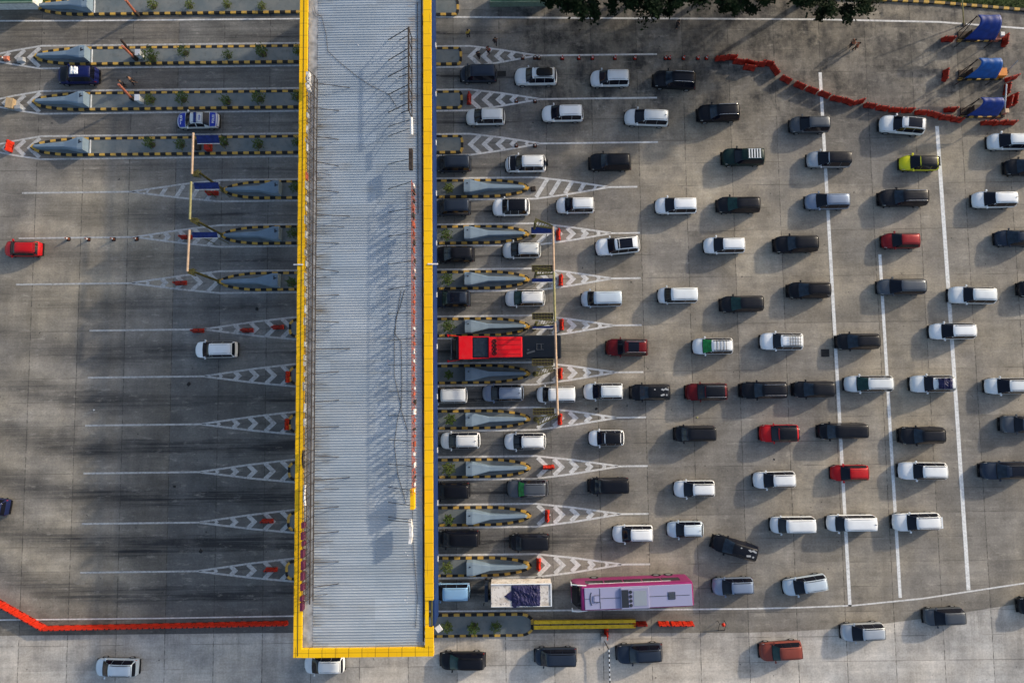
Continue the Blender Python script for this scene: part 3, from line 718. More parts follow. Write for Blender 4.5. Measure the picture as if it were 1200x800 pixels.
def car_proto(kind, col, opts):
    key = (kind, col, tuple(opts))
    if key in CAR_CACHE: return CAR_CACHE[key]
    S = Shape(kind); L, W = S.L, S.W; body_m = M[col+'_paint']
    t = thing({'mpv': 'minivan', 'van': 'van', 'suv': 'suv', 'hatch': 'hatchback', 'sedan': 'sedan', 'pickup': 'pickup_truck'}[kind], (0, 0, 0), 'x', 'car')
    us = sorted(set([k[0] for k in S.k]+[.07, .15, .46, .56, .64, .80]))
    ks = [8, 7, 6, 5, 4, 3, 2, 1, 0]; full = [-k for k in ks[::-1]]; full = [-0.0001]+full[1:]
    m = MB(); rows = []
    for u in us:
        r = [S.P(u, k, -1) for k in range(0, 9)]+[S.P(u, k, 1) for k in range(7, -1, -1)]
        rows.append(r)
    m.grid(rows, closed=True)
    n = len(rows[0]); m.add(rows[0], [tuple(range(n))]); m.add(rows[-1], [tuple(range(n-1, -1, -1))])
    b = m.build('body', body_m, t, smooth=True)
    for e in b.data.polygons: pass
    def patch(name, u0, u1, kk, mat, off=.012, nu=4, parent=None, bow=0.0):
        mm = MB(); mm.grid(S.rows(seq(u0, u1, nu), kk, off, bow)); return mm.build(name, mat, parent or t, smooth=True)
    gl = M['glass_green'] if 'greenglass' in opts else (M['glass_lime'] if 'limeglass' in opts else (M['glass_blue'] if col in ('black', 'jet', 'slate') else M['glass']))
    wk = [-5.15, -6, -7, -8, 7, 6, 5.15] if True else None
    wk = [-5.1, -6, -7, 8, 7, 6, 5.1]
    patch('windshield', S.ws[0]-.005, S.ws[1]-.02, wk, gl, .014, 6, bow=.022)
    if kind != 'van' or True: patch('rear_window', S.rg[0], S.rg[1], wk, M['glass'], .014, 3)
    for sd in (1, -1):
        for a, c in S.side:
            mm = MB(); q = S.rows(seq(a, c, 3), [sd*4.0, sd*4.5, sd*5.05], .014)
            mm.grid(q if sd > 0 else q[::-1]); mm.build('side_window', M['glass'], t, smooth=True)
        patch('headlight', .025, .085, [sd*2.95, sd*3.4, sd*4.2] if sd > 0 else [-4.2, -3.4, -2.95], M['lamp'], .012, 2)
        patch('taillight', .97, .99, [sd*2.6, sd*3.2, sd*3.7] if sd > 0 else [-3.7, -3.2, -2.6], M['taillamp'], .012, 2)
        p = S.P(S.ws[0]+.035, 4, sd); mm = MB(); mm.box((p.x+.06, p.y+sd*.13, p.z+.06), (.13, .20, .14), sd*.25); mm.box((p.x+.06, p.y+sd*.02, p.z+.03), (.06, .10, .04))
        mm.build('mirror', body_m if col not in ('white',) else body_m, t)
    # front grille, bumper lip, rear bumper
    mm = MB(); pr = S.P(.004, 2, 1)
    mm.grid([[S.P(u, k, 1) for k in ()] or [Vector((S.P(0, 1, 1).x-.02, y, z)) for y in (-W*.24, 0, W*.24)] for u, z in ((0, .36), (0, .56))]); mm.build('grille', M['blackplastic'], t)
    MB().box((-L/2+.10, 0, .27), (.24, W*.80, .16)).build('bumper', M['blackplastic'], t, bevel=.03); MB().box((L/2-.10, 0, .32), (.26, W*.84, .18)).build('bumper', M['blackplastic'], t, bevel=.03)
    for sd in (1, -1):
        mm = MB(); q = S.rows(seq(.02, .985, 10), [sd*.15, sd*.8, sd*1.35], .012); mm.grid(q if sd > 0 else q[::-1]); mm.build('sill', M['blackplastic'], t, smooth=True)
    mm = MB(); mm.box((-L/2-.012, 0, .40), (.02, .40, .12)); mm.build('number_plate', M['plate'], t)
    for fx in (.185, .80):
        for sd in (1, -1):
            r = .33 if kind in ('suv', 'pickup') else .30
            x = -L/2+fx*L; wm = MB(); wm.tube((x, sd*(W/2-.20), r), (x, sd*(W/2+.012), r), r, 16); wh = wm.build('wheel', M['tyre'], t)
            MB().disc((x, sd*(W/2+.018), r), r*.62, 12, ax='Y').build('rim', M['rim'], wh)
    # seams drawn by thin dark trim: wiper cowl and roof ditch
    patch('cowl', S.ws[0]-.022, S.ws[0]-.004, wk, M['blackplastic'], .010, 1, bow=.022)
    r0, r1 = S.roof
    mm = MB()
    for sd in (1, -1): mm.path([S.P(u, 6.2, sd)+Vector((0, 0, .012)) for u in seq(r0+.01, r1-.02, 4)], .014, 4)
    mm.path([S.P(r1-.005, k, 1 if k > 0 else -1)+Vector((0, 0, .012)) if False else S.P(r1-.005, abs(k), 1 if k > 0 else -1)+Vector((0, 0, .012)) for k in (-6, -7, 7, 6)], .014, 4)
    mm.build('roof_seam', M['blackplastic'], t)
    if 'blackroof' in opts: patch('roof_panel', r0-.01, r1+.005, [-5.05, -5.6, -6, -7, 8, 7, 6, 5.6, 5.05], M['jet_paint'], .010, 8)
    if 'whiteroof' in opts: patch('roof_panel', r0-.01, r1+.005, [-5.05, -5.6, -6, -7, 8, 7, 6, 5.6, 5.05], M['white_paint_car'] if 'white_paint_car' in M else M['pearl_paint'], .010, 8)
    if 'sunroof' in opts: patch('sunroof', r0+.06, r0+.30, [-6.2, -7, 8, 7, 6.2], M['glass'], .014, 4)
    if 'bigsunroof' in opts: patch('sunroof', r0+.03, r0+.36, [-6.05, -7, 8, 7, 6.05], M['glass'], .014, 4)
    if 'halfsunroof' in opts: patch('sunroof', r0+.10, r0+.40, [-6.0, -7, 8, 7, 6.0], M['glass'], .016, 4)
    if 'blackhood' in opts: patch('hood', .03, S.ws[0]-.02, [-4.6, -6, -7, 8, 7, 6, 4.6], M['jet_paint'], .010, 5)
    zr = S.kz(.65)[0]+.03
    if 'rails' in opts or 'rack' in opts or 'bars' in opts or 'railsdark' in opts:
        mt = M['blackplastic'] if ('railsdark' in opts or col in ('white', 'pearl', 'silver')) and 'rails' not in opts else M['chrome']
        for sd in (1, -1):
            MB().path([S.P(u, 5.7, sd)+Vector((0, 0, dz)) for u, dz in ((r0+.02, .01), (r0+.06, .07), (.65, .08), (r1-.06, .07), (r1-.02, .01))], .025, 6).build('roof_rail', mt, t)
    if 'rack' in opts:
        mm = MB()
        for u in (.60, .66, .72, .78, .84): x = -L/2+u*L; mm.tube((x, -.5, zr+.07), (x, .5, zr+.07), .022, 5)
        for y in (-.48, -.16, .16, .48): mm.tube((-L/2+.58*L, y, zr+.09), (-L/2+.86*L, y, zr+.09), .02, 5)
        mm.build('roof_rack', M['blackplastic'], t)
    if 'bars' in opts:
        mm = MB()
        for u in (.52, .60, .68, .76): x = -L/2+u*L; mm.tube((x, -.58, zr+.08), (x, .58, zr+.08), .03, 5)
        mm.build('cross_bar', M['blackplastic'], t)
    if 'stripes' in opts:
        mm = MB()
        for k in range(5): x = -L/2+(.56+.062*k)*L; mm.box((x, 0, zr+.09), (.13, 1.05, .03))
        mm.tube((-L/2+.53*L, .5, zr+.05), (-L/2+.84*L, .5, zr+.05), .02, 5); mm.tube((-L/2+.53*L, -.5, zr+.05), (-L/2+.84*L, -.5, zr+.05), .02, 5)
        mm.build('slatted_rack', M['white_paint'], t)
    if 'roofbox' in opts:
        mm = MB(); rr = []
        for u, wy, z in ((.50, .20, .04), (.52, .38, .12), (.58, .46, .26), (.80, .46, .28), (.86, .40, .20), (.88, .30, .06)):
            x = -L/2+u*L; rr.append([(x, -wy, zr+.02), (x, -wy*.98, zr+z*.7), (x, -wy*.7, zr+z), (x, 0, zr+z*1.06), (x, wy*.7, zr+z), (x, wy*.98, zr+z*.7), (x, wy, zr+.02)])
        mm.grid(rr); mm.add(rr[0], [tuple(range(7))]); mm.add(rr[-1], [tuple(range(6, -1, -1))]); mm.build('roof_box', M['blackplastic'], t, smooth=True)
    if 'spare' in opts:
        s_ = MB().tube((L/2-.02, 0, .95), (L/2+.20, 0, .95), .34, 16).build('spare_wheel', M['tyre'], t)
        MB().tube((L/2+.20, 0, .95), (L/2+.215, 0, .95), .2, 12).build('wheel_cover', body_m, s_)
    if 'spoiler' in opts:
        z = S.kz(r1)[0]; MB().box((-L/2+(r1+.015)*L, 0, z-.01), (.22, S.wt*1.9, .04)).build('spoiler', M['jet_paint'] if 'blackroof' in opts else body_m, t)
    if 'antenna' in opts: MB().box((-L/2+(r1-.05)*L, 0, zr+.02), (.18, .04, .06)).build('antenna', M['blackplastic'], t)
    if 'bed' in opts:
        mm = MB(); x0, x1 = -L/2+.665*L, -L/2+.97*L
        mm.box(((x0+x1)/2, 0, 1.09), (x1-x0, W*.82, .05)); mm.build('bed_cover', M['blackplastic'], t)
    if 'decals' in opts:
        mm = MB(); random.seed(5)
        for k in range(7): u = random.uniform(.55, .88); p = S.P(u, 7.0, random.choice((1, -1))); mm.box((p.x, p.y, p.z+.008), (random.uniform(.1, .5), random.uniform(.08, .2), .01), random.uniform(-.6, .6))
        mm.build('roof_sticker', M['gutter'], t)
    CAR_CACHE[key] = t
    t['_fresh'] = 1
    return t
M['white_paint_car'] = M['white_paint']

def place_vehicle(proto, pos, ang, sx, label, cat, group):
    if proto.get('_fresh'): del proto['_fresh']; c = proto
    else: c = copy_tree(proto)
    c.location = pos; c.rotation_euler = (0, 0, ang); c.scale = (sx, 1, 1)
    tag(c, label, cat, group); return c

G = 'vehicles queuing for the toll gate'
# x0, x1, y of the outline in the survey photo, tilt in degrees, kind, paint, options, label
CARS = [
 (539, 582, 87, 0, 'van', 'slate', '', 'dark slate minivan topmost beside the blunt islands, boxy grey roof'),
 (603, 653, 90, 0, 'suv', 'pearl', 'roofbox railsdark', 'white SUV carrying a black roof box'),
 (692, 738, 92, 0, 'mpv', 'white', '', 'white minivan between the roof box SUV and the black SUV, by the row of cones'),
 (765, 816, 94, -4, 'suv', 'black', 'rails', 'black SUV angled slightly, just below the last cones'),
 (546, 592, 137, 0, 'mpv', 'pearl', '', 'pearl white minivan beside the second gore, next to a red barrier'),
 (635, 684, 133, 0, 'mpv', 'white', '', 'plain white minivan in the second row, gore tip to its upper left'),
 (732, 784, 138, -3, 'mpv', 'pearl', 'antenna', 'pearl minivan in the second row, dark lower body, small roof fin'),
 (817, 867, 132.5, 1.5, 'suv', 'jet', 'rails', 'black SUV with silver roof rails in the second row'),
 (926, 972, 146, 0, 'mpv', 'grey', '', 'grey minivan over the top part of the first thick white line'),
 (1031, 1083, 147, -6, 'suv', 'white', 'halfsunroof rails', 'white SUV with dark glass roof just under the curved barrier chain'),
 (1158, 1207, 166, -1, 'mpv', 'pearl', '', 'pearl minivan cut by the right edge, below the blue shelters'),
 (510, 552, 192, 0, 'van', 'slate', '', 'dark boxy van half under the blue fascia, topmost of those'),
 (592, 640, 192, 0, 'suv', 'white', 'blackhood spare antenna', 'white SUV with black bonnet and spare wheel'),
 (690, 740, 190, 0, 'suv', 'jet', '', 'long black SUV in the third row right of the spare wheel SUV'),
 (846, 896, 184, 0, 'suv', 'green', 'stripes', 'dark green SUV with white slatted roof rack'),
 (946, 997, 187, -1, 'mpv', 'silver', 'blackroof', 'silver minivan with black roof crossing the first thick line'),
 (1055, 1101, 191, -1, 'hatch', 'yellow', 'blackroof spoiler', 'bright yellow hatchback with black roof'),
 (1178, 1226, 196, -1, 'mpv', 'black', '', 'black car cut by the right edge below the pearl minivan'),
 (510, 551, 243, 0, 'van', 'slate', '', 'dark boxy van half under the fascia, second from the top'),
 (577, 621, 243, 0, 'suv', 'white', 'blackroof', 'white crossover with wholly black roof leaving the fourth gore'),
 (652, 697, 240.5, 0, 'mpv', 'white', '', 'white minivan just below the slashed gore tip'),
 (768, 817, 241, 0, 'mpv', 'white', '', 'bright white minivan left of a black one, fourth row'),
 (840, 891, 240, 0, 'mpv', 'black', 'railsdark greenglass', 'black minivan with greenish windscreen right of a bright white one'),
 (944, 995, 236, 0, 'mpv', 'steelblue', '', 'grey-blue minivan on the first thick line, below the silver one'),
 (1030, 1087, 232, 0, 'suv', 'black', 'rails', 'big black SUV between two thick lines, above the dark red hatchback'),
 (1140, 1190, 234, 0, 'mpv', 'white', 'antenna', 'white minivan near the right edge in the fourth row'),
 (510, 556, 298, 0, 'mpv', 'black', '', 'black minivan half under the fascia, third from the top'),
 (589, 634, 293, 0, 'mpv', 'pearl', 'antenna', 'pearl minivan between the fifth and sixth right islands, left of the tall pipe'),
 (698, 750, 288, 5, 'suv', 'white', 'bigsunroof', 'white SUV with rectangular sunroof, nose down left'),
 (825, 873, 287.5, 0, 'mpv', 'white', '', 'white minivan alone in the middle of the fifth row'),
 (907, 959, 286, 1, 'suv', 'jet', '', 'black SUV between the lone white minivan and the first thick line'),
 (1034, 1079, 282, 0, 'hatch', 'maroon', '', 'dark red hatchback with pale headlights, top end of the short thick line'),
 (1167, 1214, 279, 0, 'mpv', 'slate', 'railsdark', 'slate minivan cut by the right edge, fifth row'),
 (510, 548, 350, 0, 'suv', 'slate', 'sunroof greenglass', 'dark SUV with green tinted sunroof half under the fascia'),
 (592, 639, 349.5, 0, 'mpv', 'white', 'greenglass', 'white minivan with greenish windscreen, directly above the red bus island'),
 (681, 729, 350, 0, 'van', 'ice', '', 'pale silver van right of the gantry, sixth row'),
 (771, 817, 346, 0, 'van', 'pearl', '', 'white boxy minivan between the pale silver van and a black one'),
 (844, 895, 356, 1, 'mpv', 'black', 'greenglass', 'black minivan with bluish windscreen right of the white boxy one'),
 (923, 973, 340, 0, 'mpv', 'jet', 'railsdark', 'black minivan touching the left side of the first thick line, sixth row'),
 (1028, 1085, 336, 0, 'mpv', 'grey', '', 'long dark grey minivan over the upper end of the short thick line'),
 (1112, 1166, 346, -2, 'suv', 'pearl', '', 'pearl SUV over the outer thick line, sixth row'),
 (1194, 1242, 338, 0, 'mpv', 'black', '', 'black car nose just entering at the right edge, sixth row'),
 (710, 760, 407, -1, 'suv', 'darkred', 'sunroof rails', 'dark red SUV with dark roof glass right of the red bus'),
 (812, 859, 405.5, 0, 'mpv', 'white', 'limeglass bars', 'white car with bright green windscreen and roof bars'),
 (891, 941, 400, -1, 'suv', 'white', 'rack', 'white SUV with black roof basket at its rear'),
 (980, 1030, 400, 0, 'mpv', 'black', 'railsdark', 'black minivan between first and short thick lines'),
 (1090, 1142, 388, 0, 'mpv', 'white', 'rails', 'white minivan across the outer thick line, seventh row'),
 (507, 546, 463, 0, 'van', 'white', '', 'white van half under the fascia below the red bus'),
 (565, 614, 460.5, 0, 'mpv', 'steelblue', 'antenna', 'grey-blue minivan with dark pillars below the red bus'),
 (629, 675, 462, 0, 'van', 'white', '', 'white van under the overhead pipe, eighth row'),
 (684, 731, 458.5, 0, 'mpv', 'pearl', '', 'pearl minivan just right of the overhead pipe, eighth row'),
 (738, 786, 459.5, 0, 'mpv', 'black', 'decals', 'black minivan with pale stickers on its roof'),
 (803, 853, 459, 0, 'suv', 'darkred', 'blackroof rails', 'dark red bonnet SUV with black roof and silver rails'),
 (867, 923, 457, 0, 'suv', 'jet', 'rails', 'long black SUV with silver rails right of the red bonnet SUV'),
 (929, 978, 456, 0, 'mpv', 'black', '', 'black minivan left of the first thick line, eighth row'),
 (990, 1046, 449.5, 0, 'mpv', 'pearl', 'rails greenglass', 'long white minivan with roof rails crossing the short thick line'),
 (1067, 1118, 449.5, 0, 'suv', 'pearl', 'railsdark', 'white car carrying a navy bundle on its roof'),
 (1155, 1208, 452, 0, 'mpv', 'pearl', 'rails', 'white minivan at the right edge, eighth row'),
 (516, 563, 516, 0, 'mpv', 'white', 'antenna', 'white minivan nearest the fascia, ninth row'),
 (591, 640, 517, 0, 'mpv', 'white', 'rails', 'white minivan beside the ninth right island tip, ninth row'),
 (690, 732, 513, 0, 'hatch', 'white', 'blackroof', 'white hatchback with black roof alone right of the gore'),
 (790, 838, 508, 0, 'van', 'black', 'railsdark', 'black boxy van with a wide shadow, ninth row'),
 (890, 936, 507.5, 0, 'suv', 'red', 'blackroof', 'bright red bonnet SUV with black roof'),
 (958, 1015, 505, 0, 'van', 'jet', '', 'long black van across the first thick line, ninth row'),
 (1054, 1106, 510, 0, 'suv', 'black', 'railsdark', 'black SUV between the short and outer thick lines, ninth row'),
 (1173, 1222, 497, -1, 'pickup', 'grey', 'bed', 'dark grey pickup entering at the right edge'),
 (510, 548, 575, 0, 'van', 'jet', '', 'black van half under the fascia, tenth row'),
 (594, 643, 572, 0, 'suv', 'grey', 'rails limeglass', 'grey SUV with green glints in its windscreen, tenth row'),
 (689, 737, 569, 0, 'van', 'jet', '', 'black boxy van just past the tenth gore line'),
 (790, 838, 572.5, 0, 'mpv', 'white', 'railsdark', 'white minivan with dark rail on its upper side, tenth row'),
 (883, 932, 562, 1, 'mpv', 'white', 'rails', 'white minivan right of the dark railed one, tenth row'),
 (974, 1019, 554, 0, 'hatch', 'red', '', 'bright red hatchback on the first thick line'),
 (1053, 1109, 551.5, -1, 'suv', 'white', 'rails', 'large white SUV between the two right thick lines'),
 (1147, 1210, 551, 0, 'suv', 'slate', 'sunroof railsdark', 'large dark SUV with framed sunroof at the right edge'),
 (512, 562, 631, 0, 'van', 'jet', '', 'black van at the fascia in the eleventh row'),
 (597, 644, 635, 0, 'van', 'black', '', 'black boxy van second in the eleventh row'),
 (718, 766, 625, 0, 'mpv', 'white', '', 'white minivan left of the small pale blue car'),
 (782, 825, 620, 0, 'hatch', 'ice', 'antenna', 'small pale blue hatchback above the pink bus'),
 (834, 888, 641.5, -17, 'mpv', 'jet', 'decals', 'black minivan turned steeply across the lanes'),
 (903, 954, 614.5, 0, 'van', 'white', '', 'white boxy minivan right of the turned black one'),
 (969, 1025, 612.5, 0, 'van', 'white', 'antenna', 'long white van on the first thick line, eleventh row'),
 (1046, 1101, 611, 1, 'suv', 'white', 'rails spoiler', 'white SUV on the short thick line, eleventh row'),
 (510, 548, 693, 0, 'van', 'skyblue', '', 'sky blue van half under the fascia, left of the truck'),
 (835, 883, 686.5, 1, 'mpv', 'steelblue', 'railsdark', 'blue-grey minivan right of the pink bus'),
 (918, 969, 685, 8, 'mpv', 'ice', 'rails', 'pale blue-white minivan turned nose down left'),
 (1083, 1129, 722, 2, 'mpv', 'grey', '', 'dull grey minivan on the pale service lane edge'),
 (986, 1036, 740, 2, 'mpv', 'silver', 'railsdark', 'pale silver minivan on the service lane'),
 (890, 940, 762, 3, 'suv', 'rust', 'greenglass', 'rusty red car with green windscreen on the service lane'),
 (722, 777, 765, 2, 'suv', 'slate', 'railsdark', 'dark slate SUV on the service lane right of the striped pole'),
 (626, 676, 769, 0, 'van', 'slate', 'railsdark', 'dark slate van on the service lane left of the striped pole'),
 (515, 569, 774, -1, 'mpv', 'jet', 'greenglass railsdark', 'black minivan with green windscreen below the lowest island'),
 (356, 404, 778, 0, 'mpv', 'white', '', 'white minivan just south of the yellow canopy border'),
 (111, 162, 781.5, -2, 'mpv', 'ice', 'railsdark', 'silvery blue minivan alone below the long barrier chain'),
 (1194, 1240, 709, 3, 'mpv', 'black', '', 'black car nose just entering at the lower right edge'),
 (4, 48, 291.5, -1, 'hatch', 'red', 'spoiler', 'bright red hatchback driving off on the left'),
 (228, 278, 409.5, 0, 'mpv', 'white', '', 'white minivan driving off left of the canopy'),
 (-36, 10, 592, -8, 'mpv', 'navy', '', 'dark car leaving the picture at the left edge'),
 (67, 115, 88.5, 0, 'suv', 'navyblue', 'blackhood', 'dark blue car with white gear on its roof, left of the canopy'),
]
for x0, x1, y, ang, kind, col, opts, label in CARS:
    h = .75; xm = (x0+x1)/2
    a, b = at(x0, y, h), at(x1, y, h); c = (a+b)/2; Ln = (b-a).length/max(.95, math.cos(math.radians(ang)))
    if ang <= -15: Ln *= .97
    pr = car_proto(kind, col, opts.split()); sx = max(.90, min(1.17, Ln/SHAPES[kind]['L']))
    o = place_vehicle(pr, (c.x, c.y, 0), math.radians(ang)+.0, sx, label, 'car', G if xm > 505 else 'vehicles past the toll gate')
    if 'navy bundle' in label: bundle_car = o
    if 'white gear' in label: gear_car = o

def lumpy(name, mat, c, dims, seed, label, cat):
    """a tied down tarpaulin bundle"""
    random.seed(seed); m = MB(); rows = []
    for i in range(9):
        r = []
        for j in range(8):
            u, v = i/8, j/7; x = (u-.5)*dims[0]; y = (v-.5)*dims[1]
            e = min(u, 1-u, v, 1-v); z = dims[2]*min(1, e*5)**.5*(random.uniform(.75, 1.1) if e > 0 else 1)
            r.append((c[0]+x+random.uniform(-.03, .03), c[1]+y+random.uniform(-.03, .03), c[2]+z))
        rows.append(r)
    m.grid(rows[::-1]); m.box((c[0], c[1], c[2]+.01), (dims[0]*.96, dims[1]*.96, .02))
    for dx in (-.22, .2): m.box((c[0]+dx*dims[0], c[1], c[2]+dims[2]*.55), (.05, dims[1]*1.05, dims[2]*1.1))
    return tag(m.build(name, M[mat], origin=c), label, cat)
p = bundle_car.location; lumpy('cargo_bundle', 'tarp_navy', (p.x+.75, p.y, 1.86), (1.5, 1.15, .32), 4, 'navy tarpaulin bundle tied on the roof of a white car', 'cargo')
p = gear_car.location; lumpy('equipment_pack', 'white_paint', (p.x+.25, p.y+.05, 1.84), (.9, .8, .16), 9, 'white equipment pack lying on the dark blue car roof', 'equipment')

# ---------------------------------------------------------------- police car
c0 = at(232, 141.5, .6); S = Shape('sedan'); pc = car_proto('sedan', 'pearl', ['police']); del pc['_fresh']
pc.location = (c0.x, c0.y, 0); pc.rotation_euler = (0, 0, 0); pc.scale = (1.03, 1, 1); pc.name = 'police_car'
tag(pc, 'blue and white police sedan leaving on the left of the canopy', 'police car', 'vehicles past the toll gate')
def ppatch(name, u0, u1, kk, mat, off, nu=4):
    mm = MB(); mm.grid(S.rows(seq(u0, u1, nu), kk, off)); return mm.build(name, mat, pc, smooth=True)
hk = [-4.3, -5, -6, -7, 8, 7, 6, 5, 4.3]
hood = ppatch('hood', .02, .235, hk, M['blue_paint'], .012, 6); trunk = ppatch('trunk_lid', .81, .985, hk, M['blue_paint'], .012, 5)
MB().box((.05, 0, 1.52), (.28, 1.15, .10)).build('light_bar', M['navy_panel'], pc, bevel=.02)
def text(body, parent, loc, size, rz, mat, name='lettering', ry=0.0):
    cu = bpy.data.curves.new(name, 'FONT'); cu.body = body; cu.size = size; cu.align_x = 'CENTER'; cu.align_y = 'CENTER'; cu.extrude = .003; cu.offset = .006
    tmp = bpy.data.objects.new(name, cu); C.objects.link(tmp); bpy.context.view_layer.update()
    me = bpy.data.meshes.new_from_object(tmp); bpy.data.objects.remove(tmp); me.materials.clear(); me.materials.append(mat)
    o = bpy.data.objects.new(name, me); C.objects.link(o); o.parent = parent; o.location = loc; o.rotation_euler = (0, ry, rz); return o
text('POLISI', hood, (-S.L/2+.135*S.L, 0, .905), .36, PI/2, M['white_paint'], ry=-.12)
text('POLISI', trunk, (-S.L/2+.90*S.L, 0, 1.045), .36, PI/2, M['white_paint'], ry=.05)
text('POLISI', pc, (.55, 0, 1.515), .22, PI/2, M['blue_paint'])

def truck_mat():
    N = NT('stained_white_truck_roof'); p = N.obj()
    c = N.mix(N.rng(N.noise(p, 1.1, 6, .7), .45, .65, 0, .7), (.66, .62, .57), (.36, .28, .20))
    c = N.mix(N.rng(N.noise(p, 4.5, 5, .7, off=4), .56, .64, 0, .8), c, (.10, .09, .09))
    return N.base(c, .55)
M['truck_roof'] = truck_mat()
# ---------------------------------------------------------------- buses and truck
def hull(L, W, H, rnd=.18, slope=.25, nose=.12):
    """coach body rows along x, rounded shoulders"""
    rows = []
    for u, k, dz in ((0, .84, -2.5), (.012, .92, -1.9), (.04, .97, -.75), (.062, .985, -.12), (.075, .99, 0), (.10, 1, .0), (.5, 1, .02), (.93, 1, 0), (.985, .985, -.03), (.996, .95, -.2), (1, .90, -.5)):
        x = -L/2+u*L; w = W/2*k; h = H+dz
        rows.append([(x, -w*.97, .32), (x, -w, .7), (x, -w, h-rnd*1.6), (x, -w+.04, h-rnd*.6), (x, -w+rnd, h), (x, 0, h+.05), (x, w-rnd, h), (x, w-.04, h-rnd*.6), (x, w, h-rnd*1.6), (x, w, .7), (x, w*.97, .32)])
    return rows
def bus(loc, ang, L, W, H, body, label, group):
    t = thing('bus', loc, label, 'bus', group)
    m = MB(); r = hull(L, W, H); m.grid(r, closed=True); n = len(r[0]); m.add(r[0], [tuple(range(n))]); m.add(r[-1], [tuple(range(n-1, -1, -1))])
    m.build('body', M[body+'_paint'], t, smooth=False)
    # windscreen wraps the raked front
    m = MB(); g_ = [(-L/2+u*L-.03, k*W/2, H+dz+.03) for u, k, dz in ((.003, .80, -2.3), (.012, .86, -1.9), (.04, .90, -.75), (.062, .90, -.10))]
    m.grid([[(x, -y, z), (x, 0, z+.03), (x, y, z)] for x, y, z in g_]); m.build('windshield', M['glass'], t)
    for sd in (1, -1):
        for k in range(5):
            x0 = -L/2+1.4+k*(L-2.4)/5; m = MB(); y = sd*(W/2+.008)
            q = [(x0, y, 1.65), (x0+(L-2.4)/5-.12, y, 1.65), (x0+(L-2.4)/5-.12, y, 2.75), (x0, y, 2.75)]
            m.add(q, [(0, 1, 2, 3) if sd < 0 else (3, 2, 1, 0)]); m.build('side_window', M['glass'], t)
        for x in (-L/2+2.5, L/2-3.2, L/2-1.9):
            wh = MB().tube((x, sd*(W/2-.3), .5), (x, sd*(W/2+.01), .5), .5, 18).build('wheel', M['tyre'], t); MB().disc((x, sd*(W/2+.017), .5), .28, 12, ax='Y').build('rim', M['rim'], wh)
        MB().box((-L/2-.0, sd*W*.36, .85), (.06, .4, .22)).build('headlight', M['lamp'], t)
    return t
# red coach
a, b = at(526.5, 407, 3.0), at(658, 407, 3.4); L = (b-a).length; cpos = (a+b)/2; W = 2.5; H = 3.55
rb = bus((cpos.x, cpos.y, 0), 0, L, W, H, 'busblack', 'long red and black coach under the overhead pipe at the booth', G)
def rbx(px): return at(px, 407, 3.6).x-cpos.x
def slab(par, name, x0, x1, w, z0, z1, mat, top=.97, bevel=.04):
    return MB().box(((x0+x1)/2, 0, (z0+z1)/2), (x1-x0, w, z1-z0), top=1).build(name, mat, par, bevel=bevel)
slab(rb, 'front_roof', rbx(537.5), rbx(553.5), 2.44, H-.3, H+.12, M['busred_paint'])
slab(rb, 'roof_hatch', rbx(554.5), rbx(572), 2.0, H, H+.10, M['glass_blue'])
ac = slab(rb, 'air_conditioner', rbx(572.5), rbx(612), 2.15, H, H+.28, M['busred_paint'], bevel=.08)
m = MB()
for k in range(4):
    y = -.62+.42*k; q = [(rbx(579.5)+.20*math.cos(s*PI/7), y+.16*math.sin(s*PI/7), H+.30) for s in range(15)]; m.path(q, .06, 5); m.disc((rbx(579.5), y, H+.30), .07, 8)
m.build('fan', M['blackplastic'], ac)
m = MB()
for y in (-.75, -.25, .25, .75): m.box((rbx(597), y, H+.29), (2.4, .03, .02))
m.build('panel_rib', M['maroon_paint'], ac)
m = MB()
for sd in (1, -1): m.box((rbx(563), sd*1.12, H+.02), (1.9, .10, .10))
m.build('roof_trim', M['busred_paint'], rb)
m = MB(); xx = rbx(633)
for q0, q1 in (((xx-.4, -.3), (xx+.4, -.3)), ((xx-.4, .3), (xx+.4, .3)), ((xx-.35, -.3), (xx-.35, .3)), ((xx+.1, -.3), (xx+.1, .3))): m.tube((*q0, H+.08), (*q1, H+.08), .03, 5)
m.build('hatch_frame', M['grey_paint'], rb)
m = MB(); m.box((rbx(622), -.55, H+.07), (.9, .18, .02), .3); m.box((rbx(619), -.3, H+.07), (.2, .15, .02)); m.build('bird_dirt', M['grey_paint'], rb)
for sd in (1, -1):
    MB().path([(rbx(538), sd*1.22, H-.7), (rbx(528), sd*1.36, H-.6), (rbx(524), sd*1.40, H-.7)], .05, 6).build('mirror_arm', M['busred_paint'], rb)
    MB().box((rbx(524), sd*1.36, H-1.05), (.12, .26, .55)).build('mirror', M['busred_paint'], rb)
MB().box((rbx(527.0), 0, 1.7), (.08, 2.2, .12)).build('bumper_bar', M['gutter'], rb)
# pink and lavender coach
a, b = at(671.5, 699.5, 3.0), at(813, 696, 3.4); L = (b-a).length; cpos = (a+b)/2; ang = math.radians(1.6)
pb = bus((cpos.x, cpos.y, 0), ang, L, 2.5, 3.55, 'magenta', 'magenta coach with pale lavender roof beside the lowest gore', G)
pb.rotation_euler = (0, 0, ang); H = 3.55
def pbx(px): return (at(px, 695, 3.6).x-cpos.x)
MB().box(((pbx(685)+pbx(811))/2, 0, H+.04), (pbx(811)-pbx(685), 2.16, .12)).build('roof_skin', M['lavender_paint'], pb, bevel=.03)
m = MB(); m.box(((pbx(702)+pbx(727))/2, 0, H+.11), (pbx(727)-pbx(702), .05, .02)); m.box((pbx(703), 0, H+.11), (.06, 2.0, .02)); m.box(((pbx(761)+pbx(808))/2, 0, H+.11), (pbx(808)-pbx(761), .05, .02)); m.box((pbx(688), 0, H+.11), (.5, .04, .02))
m.build('roof_seam', M['grey_paint'], pb)
